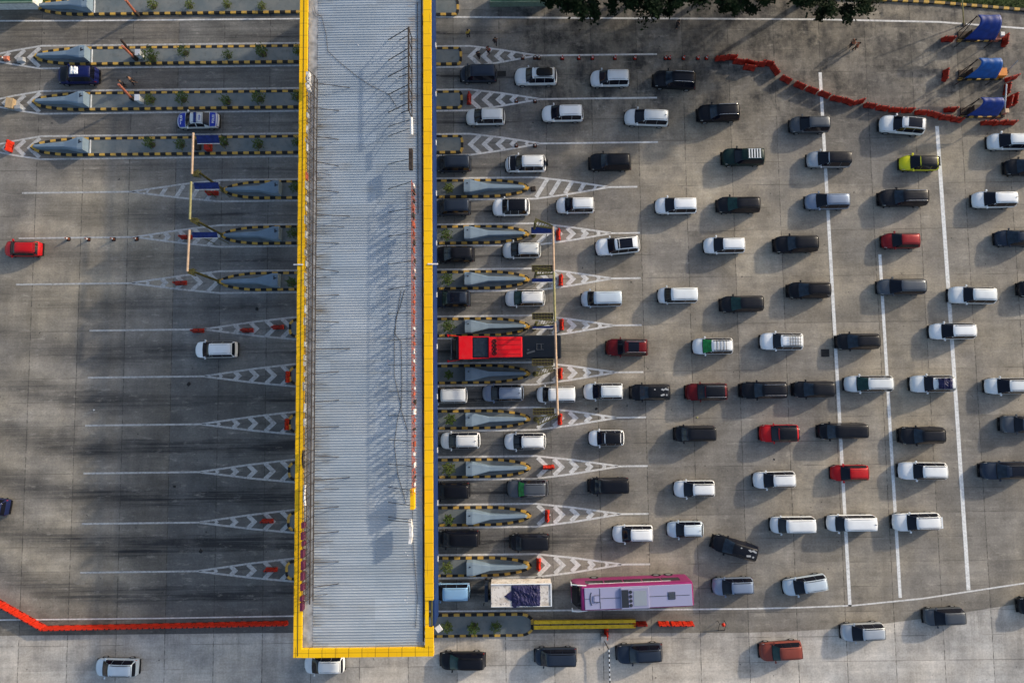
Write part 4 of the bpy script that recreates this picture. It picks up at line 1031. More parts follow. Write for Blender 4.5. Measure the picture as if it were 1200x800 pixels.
ac = MB().box(((pbx(727)+pbx(760))/2, -.05, H+.22), (pbx(760)-pbx(727), 2.1, .26)).build('air_conditioner', M['lavender_paint'], pb, bevel=.06)
MB().box(((pbx(742)+pbx(757))/2, -.05, H+.36), (pbx(757)-pbx(742), 1.5, .03)).build('top_panel', M['silver_paint'], ac)
MB().box(((pbx(728)+pbx(736))/2, -.05, H+.36), (pbx(736)-pbx(728), 1.75, .02)).build('grille', M['darkgrey_paint'], ac)
for k in range(4):
    MB().tube((pbx(738.5), -.72+.44*k, H+.34), (pbx(738.5), -.72+.44*k, H+.39), .17, 14).build('fan', M['darkgrey_paint'], ac)
m = MB(); m.box((pbx(699), 0, H+.14), (.7, .6, .08)); m.build('roof_hatch', M['lavender_paint'], pb)
m = MB(); q = [(pbx(695)+.0-.30*math.cos(s), .75*math.sin(s), H+.12) for s in [(-1+.25*j) for j in range(9)]]; m.path(q, .04, 5); m.path([(pbx(696), -.33, H+.18), (pbx(702.5), -.33, H+.18), (pbx(702.5), .33, H+.18), (pbx(696), .33, H+.18), (pbx(696), -.33, H+.18)], .025, 5)
m.build('hatch_frame', M['darkgrey_paint'], pb)
m = MB(); x = pbx(787); m.path([(x-.35, -.35, H+.12), (x+.35, -.35, H+.12), (x+.35, .35, H+.12), (x-.35, .35, H+.12), (x-.35, -.35, H+.12)], .03, 5); m.box((x, 0, H+.12), (.55, .55, .06)); m.build('rear_hatch', M['grey_paint'], pb)
L = (b-a).length
for sd in (1, -1):
    MB().path([(-L/2+1.4, sd*1.24, H-.2), (-L/2+.5, sd*1.32, H-.25), (-L/2-.1, sd*1.34, H-.5)], .06, 6).build('mirror_arm', M['white_paint'], pb)
    MB().box((-L/2-.1, sd*1.30, H-.85), (.12, .26, .55)).build('mirror', M['white_paint'], pb)
m = MB(); m.box((pbx(740), 1.262, H-.75), (8.5, .02, .10)); m.box((pbx(740), -1.262, H-.75), (8.5, .02, .10)); m.build('side_stripe', M['white_paint'], pb)
# box truck with tarpaulin
a, b = at(572, 697, 2.9), at(646.5, 697, 2.9); L = (b-a).length; cp2 = (a+b)/2
tk = thing('box_truck', (cp2.x, cp2.y, 0), 'white box truck with stained roof between sky blue van and magenta coach', 'truck', G)
HB = 3.0
MB().box((.15, 0, (HB+.95)/2), (L-.3, 2.28, HB-.95)).build('cargo_box', M['truck_roof'], tk, bevel=.03)
MB().box((.1, 0, .72), (L-.4, .9, .3)).build('chassis', M['blackplastic'], tk)
m = MB(); m.box((.15, 1.16, HB+.06), (L-.3, .10, .08)); m.box((.15+(L-.3)/2-.06, 0, HB+.05), (.12, 2.2, .07)); m.build('roof_rail', M['white_paint'], tk)
MB().box((.15, -1.10, HB+.04), (L-.3, .06, .05)).build('roof_rail', M['white_paint'], tk)
cab = MB(); cab.prism([(-L/2-.42, -.98), (-L/2, -1.0), (-L/2, 1.0), (-L/2-.42, .98)], .5, 2.2, inset=.12); cab.build('cab', M['slate_paint'], tk, bevel=.05)
MB().add([(-L/2-.43, -.85, 1.2), (-L/2-.43, .85, 1.2), (-L/2-.33, .8, 2.1), (-L/2-.33, -.8, 2.1)], [(0, 3, 2, 1)]).build('windshield', M['glass'], tk)
for sd in (1, -1):
    MB().path([(-L/2-.4, sd*.95, 2.0), (-L/2-.5, sd*1.2, 2.0)], .025, 5).box((-L/2-.5, sd*1.22, 1.8), (.08, .16, .4)).build('mirror', M['blackplastic'], tk)
    for x in (-L/2+.0, L/2-1.2):
        wh = MB().tube((x, sd*.80, .42), (x, sd*1.06, .42), .42, 16).build('wheel', M['tyre'], tk); MB().disc((x, sd*1.066, .42), .22, 10, ax='Y').build('rim', M['rim'], wh)
random.seed(21); m = MB(); rows = []
x0, x1 = at(599.5, 697, HB).x, at(633, 697, HB).x
for i in range(26):
    r = []
    for j in range(15):
        u, v = i/25, j/14; e = min(u, 1-u, v, 1-v)
        x = x0+(x1-x0)*u+random.uniform(-.04, .04); y = cp2.y-1.14+2.2*v+(-.12 if j == 0 and i < 5 else 0)+random.uniform(-.05, .05)
        r.append((x, y, HB+.02+min(1, e*9)*random.uniform(.10, .24)+.05*math.sin(v*14+u*9)*min(1, e*6)))
    rows.append(r)
m.grid(rows[::-1]); m.add([(x0-.75, cp2.y-.05, HB+.03), (x0-.35, cp2.y-.35, HB+.06), (x0+.05, cp2.y-.55, HB+.06), (x0+.05, cp2.y+.5, HB+.06), (x0-.35, cp2.y+.25, HB+.06)], [(0, 1, 2, 3, 4)])
tag(m.build('tarpaulin', M['tarp_navy'], smooth=False, origin=((x0+x1)/2, cp2.y, HB)), 'crumpled navy tarpaulin spread on the white truck roof', 'tarpaulin')
M['orange_box'] = flat('orange_box_paint', (.62, .20, .02), .5)
M['ply'] = flat('tan_plywood', (.42, .30, .17), .8, var=.3)
M['green_trim'] = flat('grey_green_trim', (.16, .22, .17), .6)
# ---------------------------------------------------------------- plastic barriers
def barrier_proto(mat, L=1.26):
    t = thing('plastic_barrier', (0, 0, 0), 'x', 'barrier'); m = MB()
    prof = [(.24, 0), (.24, .16), (.13, .40), (.085, .84), (.04, .88)]
    rows = []
    for x, k in ((-L/2, .9), (-L/2+.05, 1), (-.2*L, 1), (-.16*L, .8), (-.03*L, .8), (0, 1), (.03*L, .8), (.16*L, .8), (.2*L, 1), (L/2-.05, 1), (L/2, .9)):
        rows.append([(x, y*(k if z > .1 else 1), z) for y, z in prof]+[(x, -y*(k if z > .1 else 1), z) for y, z in prof[::-1]])
    m.grid(rows[::-1]); m.add(rows[0], [tuple(range(10))]); m.add(rows[-1], [tuple(range(9, -1, -1))])
    m.build('body', mat, t)
    MB().tube((-.30*L, 0, .86), (-.30*L, 0, .93), .07, 8).tube((.30*L, 0, .86), (.30*L, 0, .93), .07, 8).build('filler_cap', M['blackplastic'], t)
    m = MB()
    for s in (1, -1): m.box((0, s*.235, .10), (L*.5, .03, .08))
    m.build('fork_slot', M['blackplastic'], t)
    MB().box((L/2+.015, 0, .5), (.05, .07, .5)).build('lug', mat, t)
    return t
BP = {}
def barrier(px, py, ang, label, group=None, mat='orange', scale=1.0):
    k = mat
    if k not in BP: BP[k] = barrier_proto(M[mat]); o = BP[k]
    else: o = copy_tree(BP[k])
    p = at(px, py, .45); o.location = (p.x, p.y, 0); o.rotation_euler = (0, 0, math.radians(ang)); o.scale = (scale, 1, 1)
    return tag(o, label, 'barrier', group)
# curved chain, upper right
ch = [(845, 67.5), (857.5, 66.5), (866, 71.5), (879, 73), (891, 74.5), (900, 73.5), (909, 81.5), (921.5, 92.5), (938, 99.5), (952, 105), (966.5, 110), (981, 115), (994.5, 118.5),
      (1007, 118.5), (1020, 123), (1034.5, 126), (1049.5, 128), (1064.5, 128.5), (1080.5, 131), (1095, 133.5), (1108.5, 137), (1122, 139.5)]
angs = [3, -3, -8, -18, 0, -12, -55, -28, -26, -22, -22, -14, -24, 14, -8, -8, -4, 2, -3, -17, -5, -8]
random.seed(31)
for (x, y), a in zip(ch, angs): barrier(x, y, a, 'orange plastic barrier in the curving chain below the blue shelters', 'barriers in the curving chain', 'dull_red', .93)
barrier(878.5, 78.5, -10, 'orange barrier doubled up beneath the curving chain, left part', 'barriers beside the chain', 'dull_red')
for x, y, a, l in ((1115, 127.5, 2, 'red barrier left of the lowest blue shelter, above the chain'), (1112, 45, 0, 'red barrier at the left end of the upper blue shelter'),
                   (1109, 87.5, 80, 'red barrier turned end-on at the left of the middle blue shelter'), (1179, 47, 80, 'red barrier at the right end of the upper blue shelter'),
                   (1187, 90.5, 18, 'red barrier lying askew right of the middle blue shelter'), (1181.5, 104, 78, 'red barrier standing right of the shelters, just above a close pair'),
                   (1183.5, 119, 74, 'left barrier of the close pair right of the lowest blue shelter'), (1190, 116, 80, 'right barrier of the close pair right of the lowest blue shelter'),
                   (1158.5, 143, 2, 'red barrier under the lowest blue shelter, at the chain end'), (1172, 143, 10, 'left of two red barriers low at the right of the chain'),
                   (1184, 143, 0, 'right of two red barriers low at the right of the chain')):
    barrier(x, y, a, l, 'barriers around the blue shelters', 'dull_red', 1.0)
# chain, lower left
pts = [(-20, 699.5), (50, 737.5)]
for k in range(6):
    u = (k+.5)/6; barrier(-20+70*u, 697+39.5*u, -28, 'bright orange barrier in the long chain on the lower left', 'barriers in the lower left chain', 'orange', .93)
for k in range(22):
    x = 56.5+k*13.0
    if x > 338: break
    barrier(x, 736.8-(x-56)*.021, 1.0, 'bright orange barrier in the long chain on the lower left', 'barriers in the lower left chain', 'orange', .94)
GB = 'single barriers in the painted gores'
for x, y, a, l, mt in ((549.5, 115, 88, 'red barrier in the gore left of the second-row pearl minivan', 'dull_red'),
   (654.5, 274.5, 88, 'red barrier right of the pipe beam top end, highest of the right gore barriers', 'orange'), (657.5, 328, 88, 'red barrier in the gore above the red bus by two islands', 'orange'),
   (658.5, 380, 88, 'red barrier in the gore just above the red bus tail', 'orange'), (657, 437.5, 88, 'red barrier in the gore just below the red bus tail', 'orange'),
   (656.5, 491, 88, 'red barrier at the foot end of the overhead pipe', 'orange'), (643, 547.5, 2, 'red barrier lying lengthwise in a right gore', 'orange'),
   (641.5, 604.5, 88, 'red barrier upright in the gore above the lowest one', 'orange'), (631.5, 661.5, 88, 'red barrier at the nose of the lowest pointed island', 'orange'),
   (10, 171, 80, 'orange barrier in the gore at the far left edge', 'orange'), (248, 225.5, 0, 'red barrier beside the blue panel at the first left gantry mast', 'dull_red'),
   (217, 277, 0, 'red barrier in the gore left of the second blue panel', 'dull_red'), (210.5, 331, 2, 'red barrier in the gore under the lowest salmon beam', 'dull_red'),
   (231, 387, 0, 'red barrier at the gore apex directly above the white minivan', 'dull_red'), (289, 386.5, 0, 'middle red barrier of three in the gore above the left white minivan', 'dull_red'),
   (325, 383, 2, 'red barrier nearest the canopy in the gore above the left white minivan', 'dull_red'), (336.5, 441.5, 88, 'red barrier end-on at the canopy edge, gore below the white minivan', 'dull_red'),
   (335.5, 497, 88, 'red barrier end-on at the canopy edge, second gore below the white minivan', 'dull_red'), (312.5, 611, 0, 'red barrier in the last but one left gore', 'dull_red'),
   (317, 668, 0, 'red barrier in the lowest left gore', 'dull_red')):
    barrier(x, y, a, l, GB, mt, .95)
for x, l in ((778, 'first'), (793, 'middle'), (806.5, 'last')):
    barrier(x, 731.5, 0, {'first': 'bright orange barrier nearest the pink bus rail, left of three', 'middle': 'middle one of three bright orange barriers below the magenta coach', 'last': 'bright orange barrier right of three below the magenta coach'}[l], 'three barriers below the magenta coach', 'orange', .9)
barrier(711, 741.5, 88, 'red barrier end-on beside the striped boom box', None, 'orange', .9)
barrier(750, 731.5, 0, 'dark red barrier closing the end of the yellow guard rail', None, 'dull_red', 1.15)

# cones
def cone_proto(mat):
    t = thing('traffic_cone', (0, 0, 0), 'x', 'traffic cone')
    MB().box((0, 0, .02), (.42, .42, .04)).build('base', M['blackplastic'], t)
    MB().tube((0, 0, .04), (0, 0, .72), .16, 12, r1=.035).build('body', mat, t)
    MB().tube((0, 0, .36), (0, 0, .50), .105, 12, r1=.078).build('band', M['white_paint'], t)
    return t
CP = {}
def cone(px, py, label, group, mat='orange'):
    if mat not in CP: CP[mat] = cone_proto(M[mat]); o = CP[mat]
    else: o = copy_tree(CP[mat])
    p = at(px, py, .3); o.location = (p.x, p.y, 0); return tag(o, label, 'traffic cone', group)
for x in (659, 678.5, 694.5, 721, 744.5, 780.5, 785, 801.5, 818.5, 828.5): cone(x, 67.3, 'orange traffic cone in the row leading to the barrier chain', 'cones leading to the barrier chain')
for x, y in ((612.5, 67), (627, 66.8), (631.5, 67), (605, 117.5), (627, 117.8), (605, 170), (627, 170)): cone(x, y, 'grimy brown cone standing on a blunt gore tip', 'grimy cones on the upper gore tips', 'cone_dirty')
for x, y in ((3, 68), (78.5, 279.5), (102, 280), (131.5, 279.7), (158.5, 279.5)): cone(x, y, 'grimy small cone on the left lane line', 'grimy cones on the left lane lines', 'cone_dirty')

# ---------------------------------------------------------------- overhead pipe gantries
HG = 6.3
def gantry(pA, pB, mat, label, arms, h=HG):
    """pipe from pA to pB (photo points at height h); arms: (island base px,py , side) """
    a, b = at(*pA, h), at(*pB, h); base = at(*arms[0][0], 0)
    t = thing('overhead_gantry', (base.x, base.y, 0), label, 'gantry', 'overhead pipe gantries', absolute=True)
    MB().tube(a, b, .115, 12).build('pipe_beam', M[mat], t)
    for (bx, by), arm_y in arms:
        g = at(bx, by, 0); top = a if abs(a.y-g.y) < abs(b.y-g.y) else b
        m = MB(); m.tube((g.x, g.y, .1), (g.x, g.y, h), .13, 10); m.tube((g.x, g.y, .1), (g.x, g.y, .2), .3, 10); m.build('mast', M['olive'], t)
        m = MB()
        for dz in (0, -.55):
            for dy in (-.35, .35): m.tube((g.x, g.y+dy, h+dz-.05), (top.x, top.y+dy*.4, h+dz*.4-.05), .05, 6)
        n = 7
        for k in range(n):
            u, v = k/n, (k+1)/n; A = Vector((lerp(g.x, top.x, u), lerp(g.y-.35, top.y-.14, u), h-.05)); B = Vector((lerp(g.x, top.x, v), lerp(g.y+.35, top.y+.14, v), h-.05))
            m.tube(A, B, .03, 5); m.tube((B.x, B.y, h-.5), A, .03, 5); m.tube((A.x, A.y, h-.55), (B.x, B.y, h-.1), .03, 5)
        m.build('truss_arm', M['olive'], t)
    return t
def panel(px, py, w_, d_, h, label, mat='navy_panel', tilt=.5, base=None):
    p = at(px, py, h); t = thing('blue_display_unit', (p.x, p.y-.0, 0), label, 'panel', 'blue panels at the gantries')
    m = MB(); c, s = math.cos(tilt)*d_/2, math.sin(tilt)*d_/2
    m.add([(-w_/2, -c, h-s), (w_/2, -c, h-s), (w_/2, c, h+s), (-w_/2, c, h+s), (-w_/2, -c, h-s-.06), (w_/2, -c, h-s-.06), (w_/2, c, h+s-.06), (-w_/2, c, h+s-.06)],
          [(0, 1, 2, 3), (7, 6, 5, 4), (0, 4, 5, 1), (1, 5, 6, 2), (2, 6, 7, 3), (3, 7, 4, 0)]); m.build('board', M[mat], t)
    MB().tube((-w_*.3, 0, 0), (-w_*.3, 0, h-.03), .04, 6).tube((w_*.3, 0, 0), (w_*.3, 0, h-.03), .04, 6).build('stand', M['olive'], t)
    m = MB(); m.tube((-w_/2, -c, h-s+.02), (w_/2, -c, h-s+.02), .035, 5); m.build('edge_strip', M['sign_white'], t)
    return t
for k, (A, B, mat, lab, arms) in enumerate([
    ((226.5, 156), (225, 204), 'salmon', 'uppermost left salmon pipe beam reaching down to the fourth left island', [((263, 223), 0)]),
    ((224, 213), (222.5, 257), 'olive_pipe', 'short olive pipe beam between the two salmon beams on the left', [((262, 276), 0)]),
    ((222, 269.5), (219.5, 318), 'salmon', 'lowest left salmon pipe beam reaching down to the sixth left island', [((258, 330), 0)]),
    ((648, 266), (649, 318), 'salmon', 'topmost right pipe beam, salmon, from fifth to sixth right island', [((625, 276), 0)]),
    ((649, 319), (650.5, 377), 'olive_pipe', 'olive right pipe beam above the red bus', [((626, 329), 0), ((626, 384), 0)]),
    ((650.5, 378), (652, 431), 'salmon', 'right pipe beam crossing over the red bus tail', [((627, 438), 0)]),
    ((652, 432), (653.5, 486), 'salmon', 'lowest right pipe beam over the white van below the bus', [((628, 491), 0)])]):
    gantry(A, B, mat, lab, arms)
for x, y, w_, d_, h, l in ((243.5, 163.5, 2.4, .9, 3.0, 'blue panel beside the shrub below the police car'), (242, 218, 2.6, .75, 4.2, 'blue panel at the tip of the fourth left island'),
                         (240, 275.5, 2.6, .65, 4.2, 'blue panel at the tip of the fifth left island'), (634.5, 270, 2.2, .75, 3.2, 'blue panel beside the topmost right pipe beam'),
                         (635.5, 328.5, 2.2, .45, 3.2, 'blue panel between the sixth right island and the red barrier'), (636, 383.5, 2.2, .3, 3.2, 'thin blue-grey panel just above the red bus tail')):
    panel(x, y, w_, d_, h, l)
# low cable trays and frames at the right masts
for px, py, l in ((635.5, 314.5, 'dark mesh tray above the sixth right island nose'), (636, 370.5, 'dark mesh tray just above the red bus tail, on the gore'), (636, 424.5, 'olive mesh tray hugging the red bus lower side'), (637, 482, 'olive mesh tray above the lowest pipe beam foot')):
    p = at(px, py, 3.6); t = thing('mesh_tray', (p.x, p.y, 0), l, 'tray', 'mesh trays at the right gantries'); m = MB()
    for dy in (-.32, 0, .32): m.tube((-1.1, dy, 3.6), (1.1, dy, 3.6), .04, 5)
    for k in range(8): m.tube((-1.1+.314*k, -.32, 3.6), (-1.1+.314*k, .32, 3.6), .025, 5)
    m.build('frame', M['olive'], t); MB().add([(-1.1, -.3, 3.57), (1.1, -.3, 3.57), (1.1, .3, 3.57), (-1.1, .3, 3.57)], [(0, 1, 2, 3)]).build('mesh_floor', M['steel_dark'], t)
    MB().tube((0, 0, 0), (0, 0, 3.55), .05, 6).build('post', M['olive'], t)
# raised red booms on the upper left islands
for (bx, by), (tx, ty), l in (((162, 18), (147, 0), 'raised rusty boom on the topmost left island'), ((160, 70), (143, 54), 'raised rusty boom leaning over the second left island, lower bar'),
                              ((158, 66), (142, 47), 'darker raised boom on the second left island, upper bar'), ((157, 117), (139, 99), 'raised rusty boom on the third left island')):
    g = at(bx, by, .2); e = at(tx, ty, 3.1); t = thing('barrier_boom', (g.x, g.y, .16), l, 'boom barrier', 'raised booms on the upper left islands', absolute=True)
    MB().tube((g.x, g.y, .9), e, .14, 8).build('boom', M['rust_boom'] if 'darker' not in l else M['steel_dark'], t)
    MB().box((g.x, g.y, .55), (.34, .34, .78)).build('post', M['steel_dark'], t)
for x, y, l in ((164.5, 64.5, 'white control box by the boom on the second left island'), (164, 117, 'white control box by the boom on the third left island')):
    p = at(x, y, .6); t = thing('control_box', (p.x, p.y, .16), l, 'box', absolute=True)
    MB().box((p.x, p.y, .66), (.46, .60, 1.0)).build('cabinet', M['pearl_paint'], t, bevel=.03); MB().box((p.x, p.y, 1.2), (.56, .70, .08)).build('lid', M['white_paint'], t)
for x, y, l in ((159, 98, 'bicycle parked'), ):
    pass

# ---------------------------------------------------------------- shrubs on the islands
def shrub_proto(seed, mat, r, h):
    t = thing('shrub', (0, 0, 0), 'x', 'shrub'); random.seed(seed); m = MB()
    for k in range(230):
        th = random.uniform(0, 2*PI); rr = r*random.random()**.6; z = h*(.25+.75*random.random())*(1-.45*(rr/r)**2)
        if random.random() < .25: th = round(th/1.05)*1.05; rr = r*random.uniform(.9, 1.25)
        x, y = rr*math.cos(th), rr*math.sin(th); L = random.uniform(.10, .24); a = random.uniform(0, 2*PI); wd = L*.35; dz = random.uniform(-.08, .10)
        d = Vector((math.cos(a), math.sin(a), 0)); n = Vector((-d.y, d.x, 0)); c = Vector((x, y, z))
        m.add([c-d*L/2, c+n*wd/2+Vector((0, 0, .02)), c+d*L/2+Vector((0, 0, dz)), c-n*wd/2], [(0, 1, 2, 3)])
    m.build('foliage', mat, t)
    m = MB()
    for k in range(5): a = k*1.3; m.tube((0, 0, 0), (r*.5*math.cos(a), r*.5*math.sin(a), h*.7), .025, 5, r1=.01)
    m.build('stem', M['bark'], t); MB().prism([(.28*math.cos(k*PI/5), .28*math.sin(k*PI/5)) for k in range(10)], 0, .06).build('soil', M['pot'], t)
    return t
SP = [shrub_proto(1, M['leaf'], .55, 1.1), shrub_proto(2, M['leaf2'], .5, 1.0), shrub_proto(3, M['leaf'], .42, 1.4)]; used = [False]*3
def shrub(px, py, k, label, group, sc=1.0):
    o = SP[k] if not used[k] else copy_tree(SP[k]); used[k] = True
    p = at(px, py, .7); o.location = (p.x, p.y, .165); o.rotation_euler = (0, 0, random.uniform(0, 6)); o.scale = (sc, sc, sc); return tag(o, label, 'shrub', group)
plants = [
 ((178, 5), 1, 1.05, 0), ((221, 5), 1, .95, 0), ((265, 4), 1, .9, 0), ((306, 6), 1, .9, 0),
 ((176, 66), 0, 1.5, 1), ((215, 60), 0, 1.15, 1), ((266, 64), 0, .95, 1), ((307, 61), 2, 1.3, 1), ((348, 58), 0, .9, 1),
 ((175, 116), 1, 1.15, 2), ((213, 115), 0, 1.2, 2), ((265, 118), 2, 1.1, 2), ((303, 114), 0, 1.25, 2), ((347, 112), 0, 1, 2),
 ((176, 168), 2, 1.2, 3), ((211, 169), 0, 1.0, 3), ((262, 166), 2, 1.1, 3), ((302, 169), 0, 1.05, 3), ((347, 166), 0, .9, 3)]
row = ['topmost', 'second', 'third', 'fourth']; cnt = {}
for (x, y), k, sc, r in plants:
    cnt[r] = cnt.get(r, 0)+1; shrub(x, y, k, f'{ORD[cnt[r]-1] if cnt[r] > 1 else "first"} shrub from the left on the {row[r]} left island', 'shrubs on the upper left islands', sc)
for k, (x, y) in enumerate(((346, 219), (343.5, 273), (342, 331))): shrub(x, y, (0, 0, 2)[k], f'shrub half under the canopy on the {("upper", "middle", "lower")[k]} pointed left island', 'shrubs under the left canopy edge', 1.1)
for k, (x, y) in enumerate(((526, 220), (523.5, 275), (524, 327), (526, 382), (526, 439), (528, 491), (526, 549), (526, 608), (524, 665))):
    shrub(x, y, (1, 0, 0, 0, 2, 2, 1, 2, 1)[k], f'shrub beside the blue fascia, {ORD[k] if k else "first"} from the top of nine', 'shrubs beside the blue fascia', (1.05, 1.1, 1.15, 1.2, 1.0, 1.25, 1.3, 1.15, 1.15)[k])
for k, (x, y) in enumerate(((524, 735), (555, 735), (581, 735))): shrub(x, y, (1, 2, 0)[k], f'{("left", "middle", "right")[k]} shrub on the lowest island', 'shrubs on the lowest island', (1.1, 1.3, 1.0)[k])

# ---------------------------------------------------------------- blue shelters
def shelter(x0, x1, ytop, ybot, mat, label):
    """booth platform with a curved tarpaulin roof, open toward the south west"""
    c = at((x0+x1)/2, ybot, 0); t = thing('tarpaulin_shelter', (c.x, c.y, 0), label, 'shelter', 'blue shelters in the upper right', absolute=True)
    A = at(x0+8, ytop, 3.0); B = at(x1, ytop, 3.0); D = at(x1-5, ybot, 1.7); E = at(x0-8, ybot, 1.6)
    rows = []; n = 14
    for i in range(n+1):
        u = i/n; zb = math.sin(u*PI*.5)
        L = A.lerp(E, u); R = B.lerp(D, u); L.x += .5*math.sin(u*PI)
        z = lerp(3.1, 1.7, u**2.2)+.25*math.sin(u*PI)
        rows.append([(lerp(L.x, R.x, v), lerp(L.y, R.y, v)+.02*math.sin(v*9), z+.018*math.sin(v*PI*6)) for v in [j/12 for j in range(13)]])
    m = MB(); m.grid(rows); o = m.build('canopy', M[mat], t, smooth=True)
    md = o.modifiers.new('thickness', 'SOLIDIFY'); md.thickness = .03
    m = MB()
    for P in (A, B): m.tube((P.x, P.y-.1, 0), (P.x, P.y-.1, 3.0), .05, 6)
    for P in (D, E): m.tube((P.x, P.y, 0), (P.x, P.y, 1.62), .05, 6)
    F = at(x0-16, ybot+.5, .4); m.tube(tuple(F), (A.x, A.y, 3.0), .05, 6); m.tube(tuple(F), (E.x, E.y, 1.6), .05, 6); m.tube((A.x, A.y-.1, 2.9), (B.x, B.y-.1, 2.9), .04, 6)
    m.build('frame', M['steel_dark'], t)
    m = MB(); g0, g1 = at(x0-16, ybot+2.5, 0), at(x1+2, ybot+2.5, 0); n = int((g1.x-g0.x)/.5)
    for k in range(n): m.box((g0.x+.5*(k+.5), g0.y+.1, .12), (.498, .22, .24), mi=k % 2)
    m.build('striped_kerb', [M['kerb_yellow'], M['kerb_black']], t)
    MB().box(((g0.x+g1.x)/2, g0.y+.75, .08), (g1.x-g0.x-.3, .8, .16)).build('platform', M['pot'], t)
    m = MB(); bx = (A.x+B.x)/2-.1; by = E.y+.95; m.box((bx, by, .8), (1.2, .8, 1.2)); m.build('booth', M['steel_dark'], t)
    return t
shelter(1137, 1171, 18.5, 47, 'tarp_deep', 'upper blue tarpaulin shelter near the grass kerb')
shelter(1138, 1172, 69, 92, 'tarp_blue', 'middle, brightest blue tarpaulin shelter')
shelter(1140, 1174, 115, 136, 'tarp_deep', 'lowest blue tarpaulin shelter behind the barrier chain')
def crate(x, y, s, mat, l, h=.8):
    p = at(x, y, h/2); o = MB().box((p.x, p.y, h/2), (s[0], s[1], h)).box((p.x, p.y, h+.02), (s[0]*1.06, s[1]*1.06, .05)).build('equipment_box', M[mat], origin=(p.x, p.y, 0), bevel=.02); tag(o, l, 'box')
crate(1172, 42, (.42, .42), 'sign_white', 'cream box at the right of the upper blue shelter'); crate(1166, 44.5, (.9, .7), 'rust_boom', 'brown box under the right side of the upper blue shelter', .6)
crate(1171.5, 86.5, (.95, .85), 'orange_box', 'orange box at the right end of the middle blue shelter', .9) if 'orange_box' in M else None
crate(1177, 131.5, (.4, .45), 'salmon', 'salmon box at the foot of the white pole')
crate(707, 747, (.55, .55), 'gutter', 'small pale cabinet at the hinge of the striped boom', 1.0)
# thin poles
def pole(pb, pt, h, r, mat, label, foot=True, name='pole'):
    g = at(*pb, 0); e = at(*pt, h); t = thing(name, (g.x, g.y, 0), label, 'pole', absolute=True)
    MB().tube((g.x, g.y, 0), e, r, 8).build('shaft', M[mat], t)
    MB().box((g.x, g.y, .05), (.35, .35, .1)).build('foot', M['steel_dark'], t)
pole((1129.5, 29), (1127.5, -2), 3.4, .07, 'olive_pipe', 'thin yellowish pole beside the upper blue shelter')
pole((1177.5, 130), (1179.5, 99), 1.7, .07, 'white_paint', 'slanting white pole right of the lowest blue shelter')
pole((1180, 84), (1193, 71), .9, .05, 'gutter', 'thin grey pole lying slanted right of the middle shelter')
# striped boom at the south
g = at(707, 747, 1.0); t = thing('barrier_boom', (g.x, g.y, 0), 'long black and white striped boom lowered across the service lane', 'boom barrier', absolute=True)
m = MB(); P = [at(708, 750, 1.0), at(713.5, 760.5, 1.05)]; m.tube(P[0], P[1], .06, 6); m.build('hinge_arm', M['steel_dark'], t)
a, b = at(713.5, 760.5, 1.05), at(715.5, 822, 1.05); m = MB()
for k in range(22): m.tube(a.lerp(b, k/22), a.lerp(b, (k+1)/22), .06, 8, mi=k % 2)
m.build('boom', [M['white_paint'], M['blackplastic']], t)
# yellow guard rail
a, b = at(625.5, 731, .6), at(744.5, 731, .6); t = thing('guard_rail', (a.x, a.y, 0), 'yellow double guard rail running right from the lowest island', 'guard rail', absolute=True)
m = MB()
for dy in (-.30, .30): 
    rows = [[(x, a.y+dy+oy, z) for oy, z in ((-.12, .35), (-.17, .45), (-.06, .55), (-.17, .65), (-.12, .76), (.06, .76), (.06, .35))] for x in seq(a.x, b.x, 24)]
    m.grid(rows[::-1], closed=True)
m.box(((a.x+b.x)/2, a.y+.24, .80), (b.x-a.x, .34, .05)); m.box(((a.x+b.x)/2, a.y-.28, .79), (b.x-a.x, .38, .05)); m.build('rail', M['guard_yellow'], t)
m = MB()
for k in range(9): m.box((lerp(a.x, b.x, (k+.5)/9), a.y, .36), (.14, .2, .72))
m.build('post', M['steel_dark'], t)
# drain cover, stool stand, pole lamp, odds and ends
p = at(967, 413.5, 0); tag(MB().box((p.x, p.y, .012), (.9, .85, .02)).build('drain_cover', M['asphalt_hole'], origin=(p.x, p.y, 0)), 'square black drain cover near the first thick line', 'drain cover')
p = at(588, 86.5, 0); tag(MB().box((p.x, p.y, .012), (.95, .6, .02)).build('drain_cover', M['asphalt_hole'], origin=(p.x, p.y, 0)), 'dark rectangular cover between the topmost slate van and the roof box SUV', 'drain cover')
p = at(845, 733, 0); t = thing('warning_stand', (p.x, p.y, 0), 'small black frame stand with a red ball below the magenta coach', 'warning stand')
m = MB()
for dx in (-.35, .35): m.tube((dx, -.45, 0), (dx, .45, .7), .03, 5); m.tube((dx, .55, 0), (dx, .45, .7), .03, 5)
m.tube((-.35, -.45, .03), (.35, -.45, .03), .03, 5); m.tube((-.35, .45, .7), (.35, .45, .7), .03, 5); m.build('frame', M['steel_dark'], t)
rows = [[(.2*math.sin(a)*math.cos(b), .4+.2*math.sin(a)*math.sin(b), .85+.2*math.cos(a)) for b in [k*PI/6 for k in range(12)]] for a in [.01+j*(PI-.02)/8 for j in range(9)]]
MB().grid(rows[::-1], closed=True).build('ball', M['orange'], t, smooth=True)
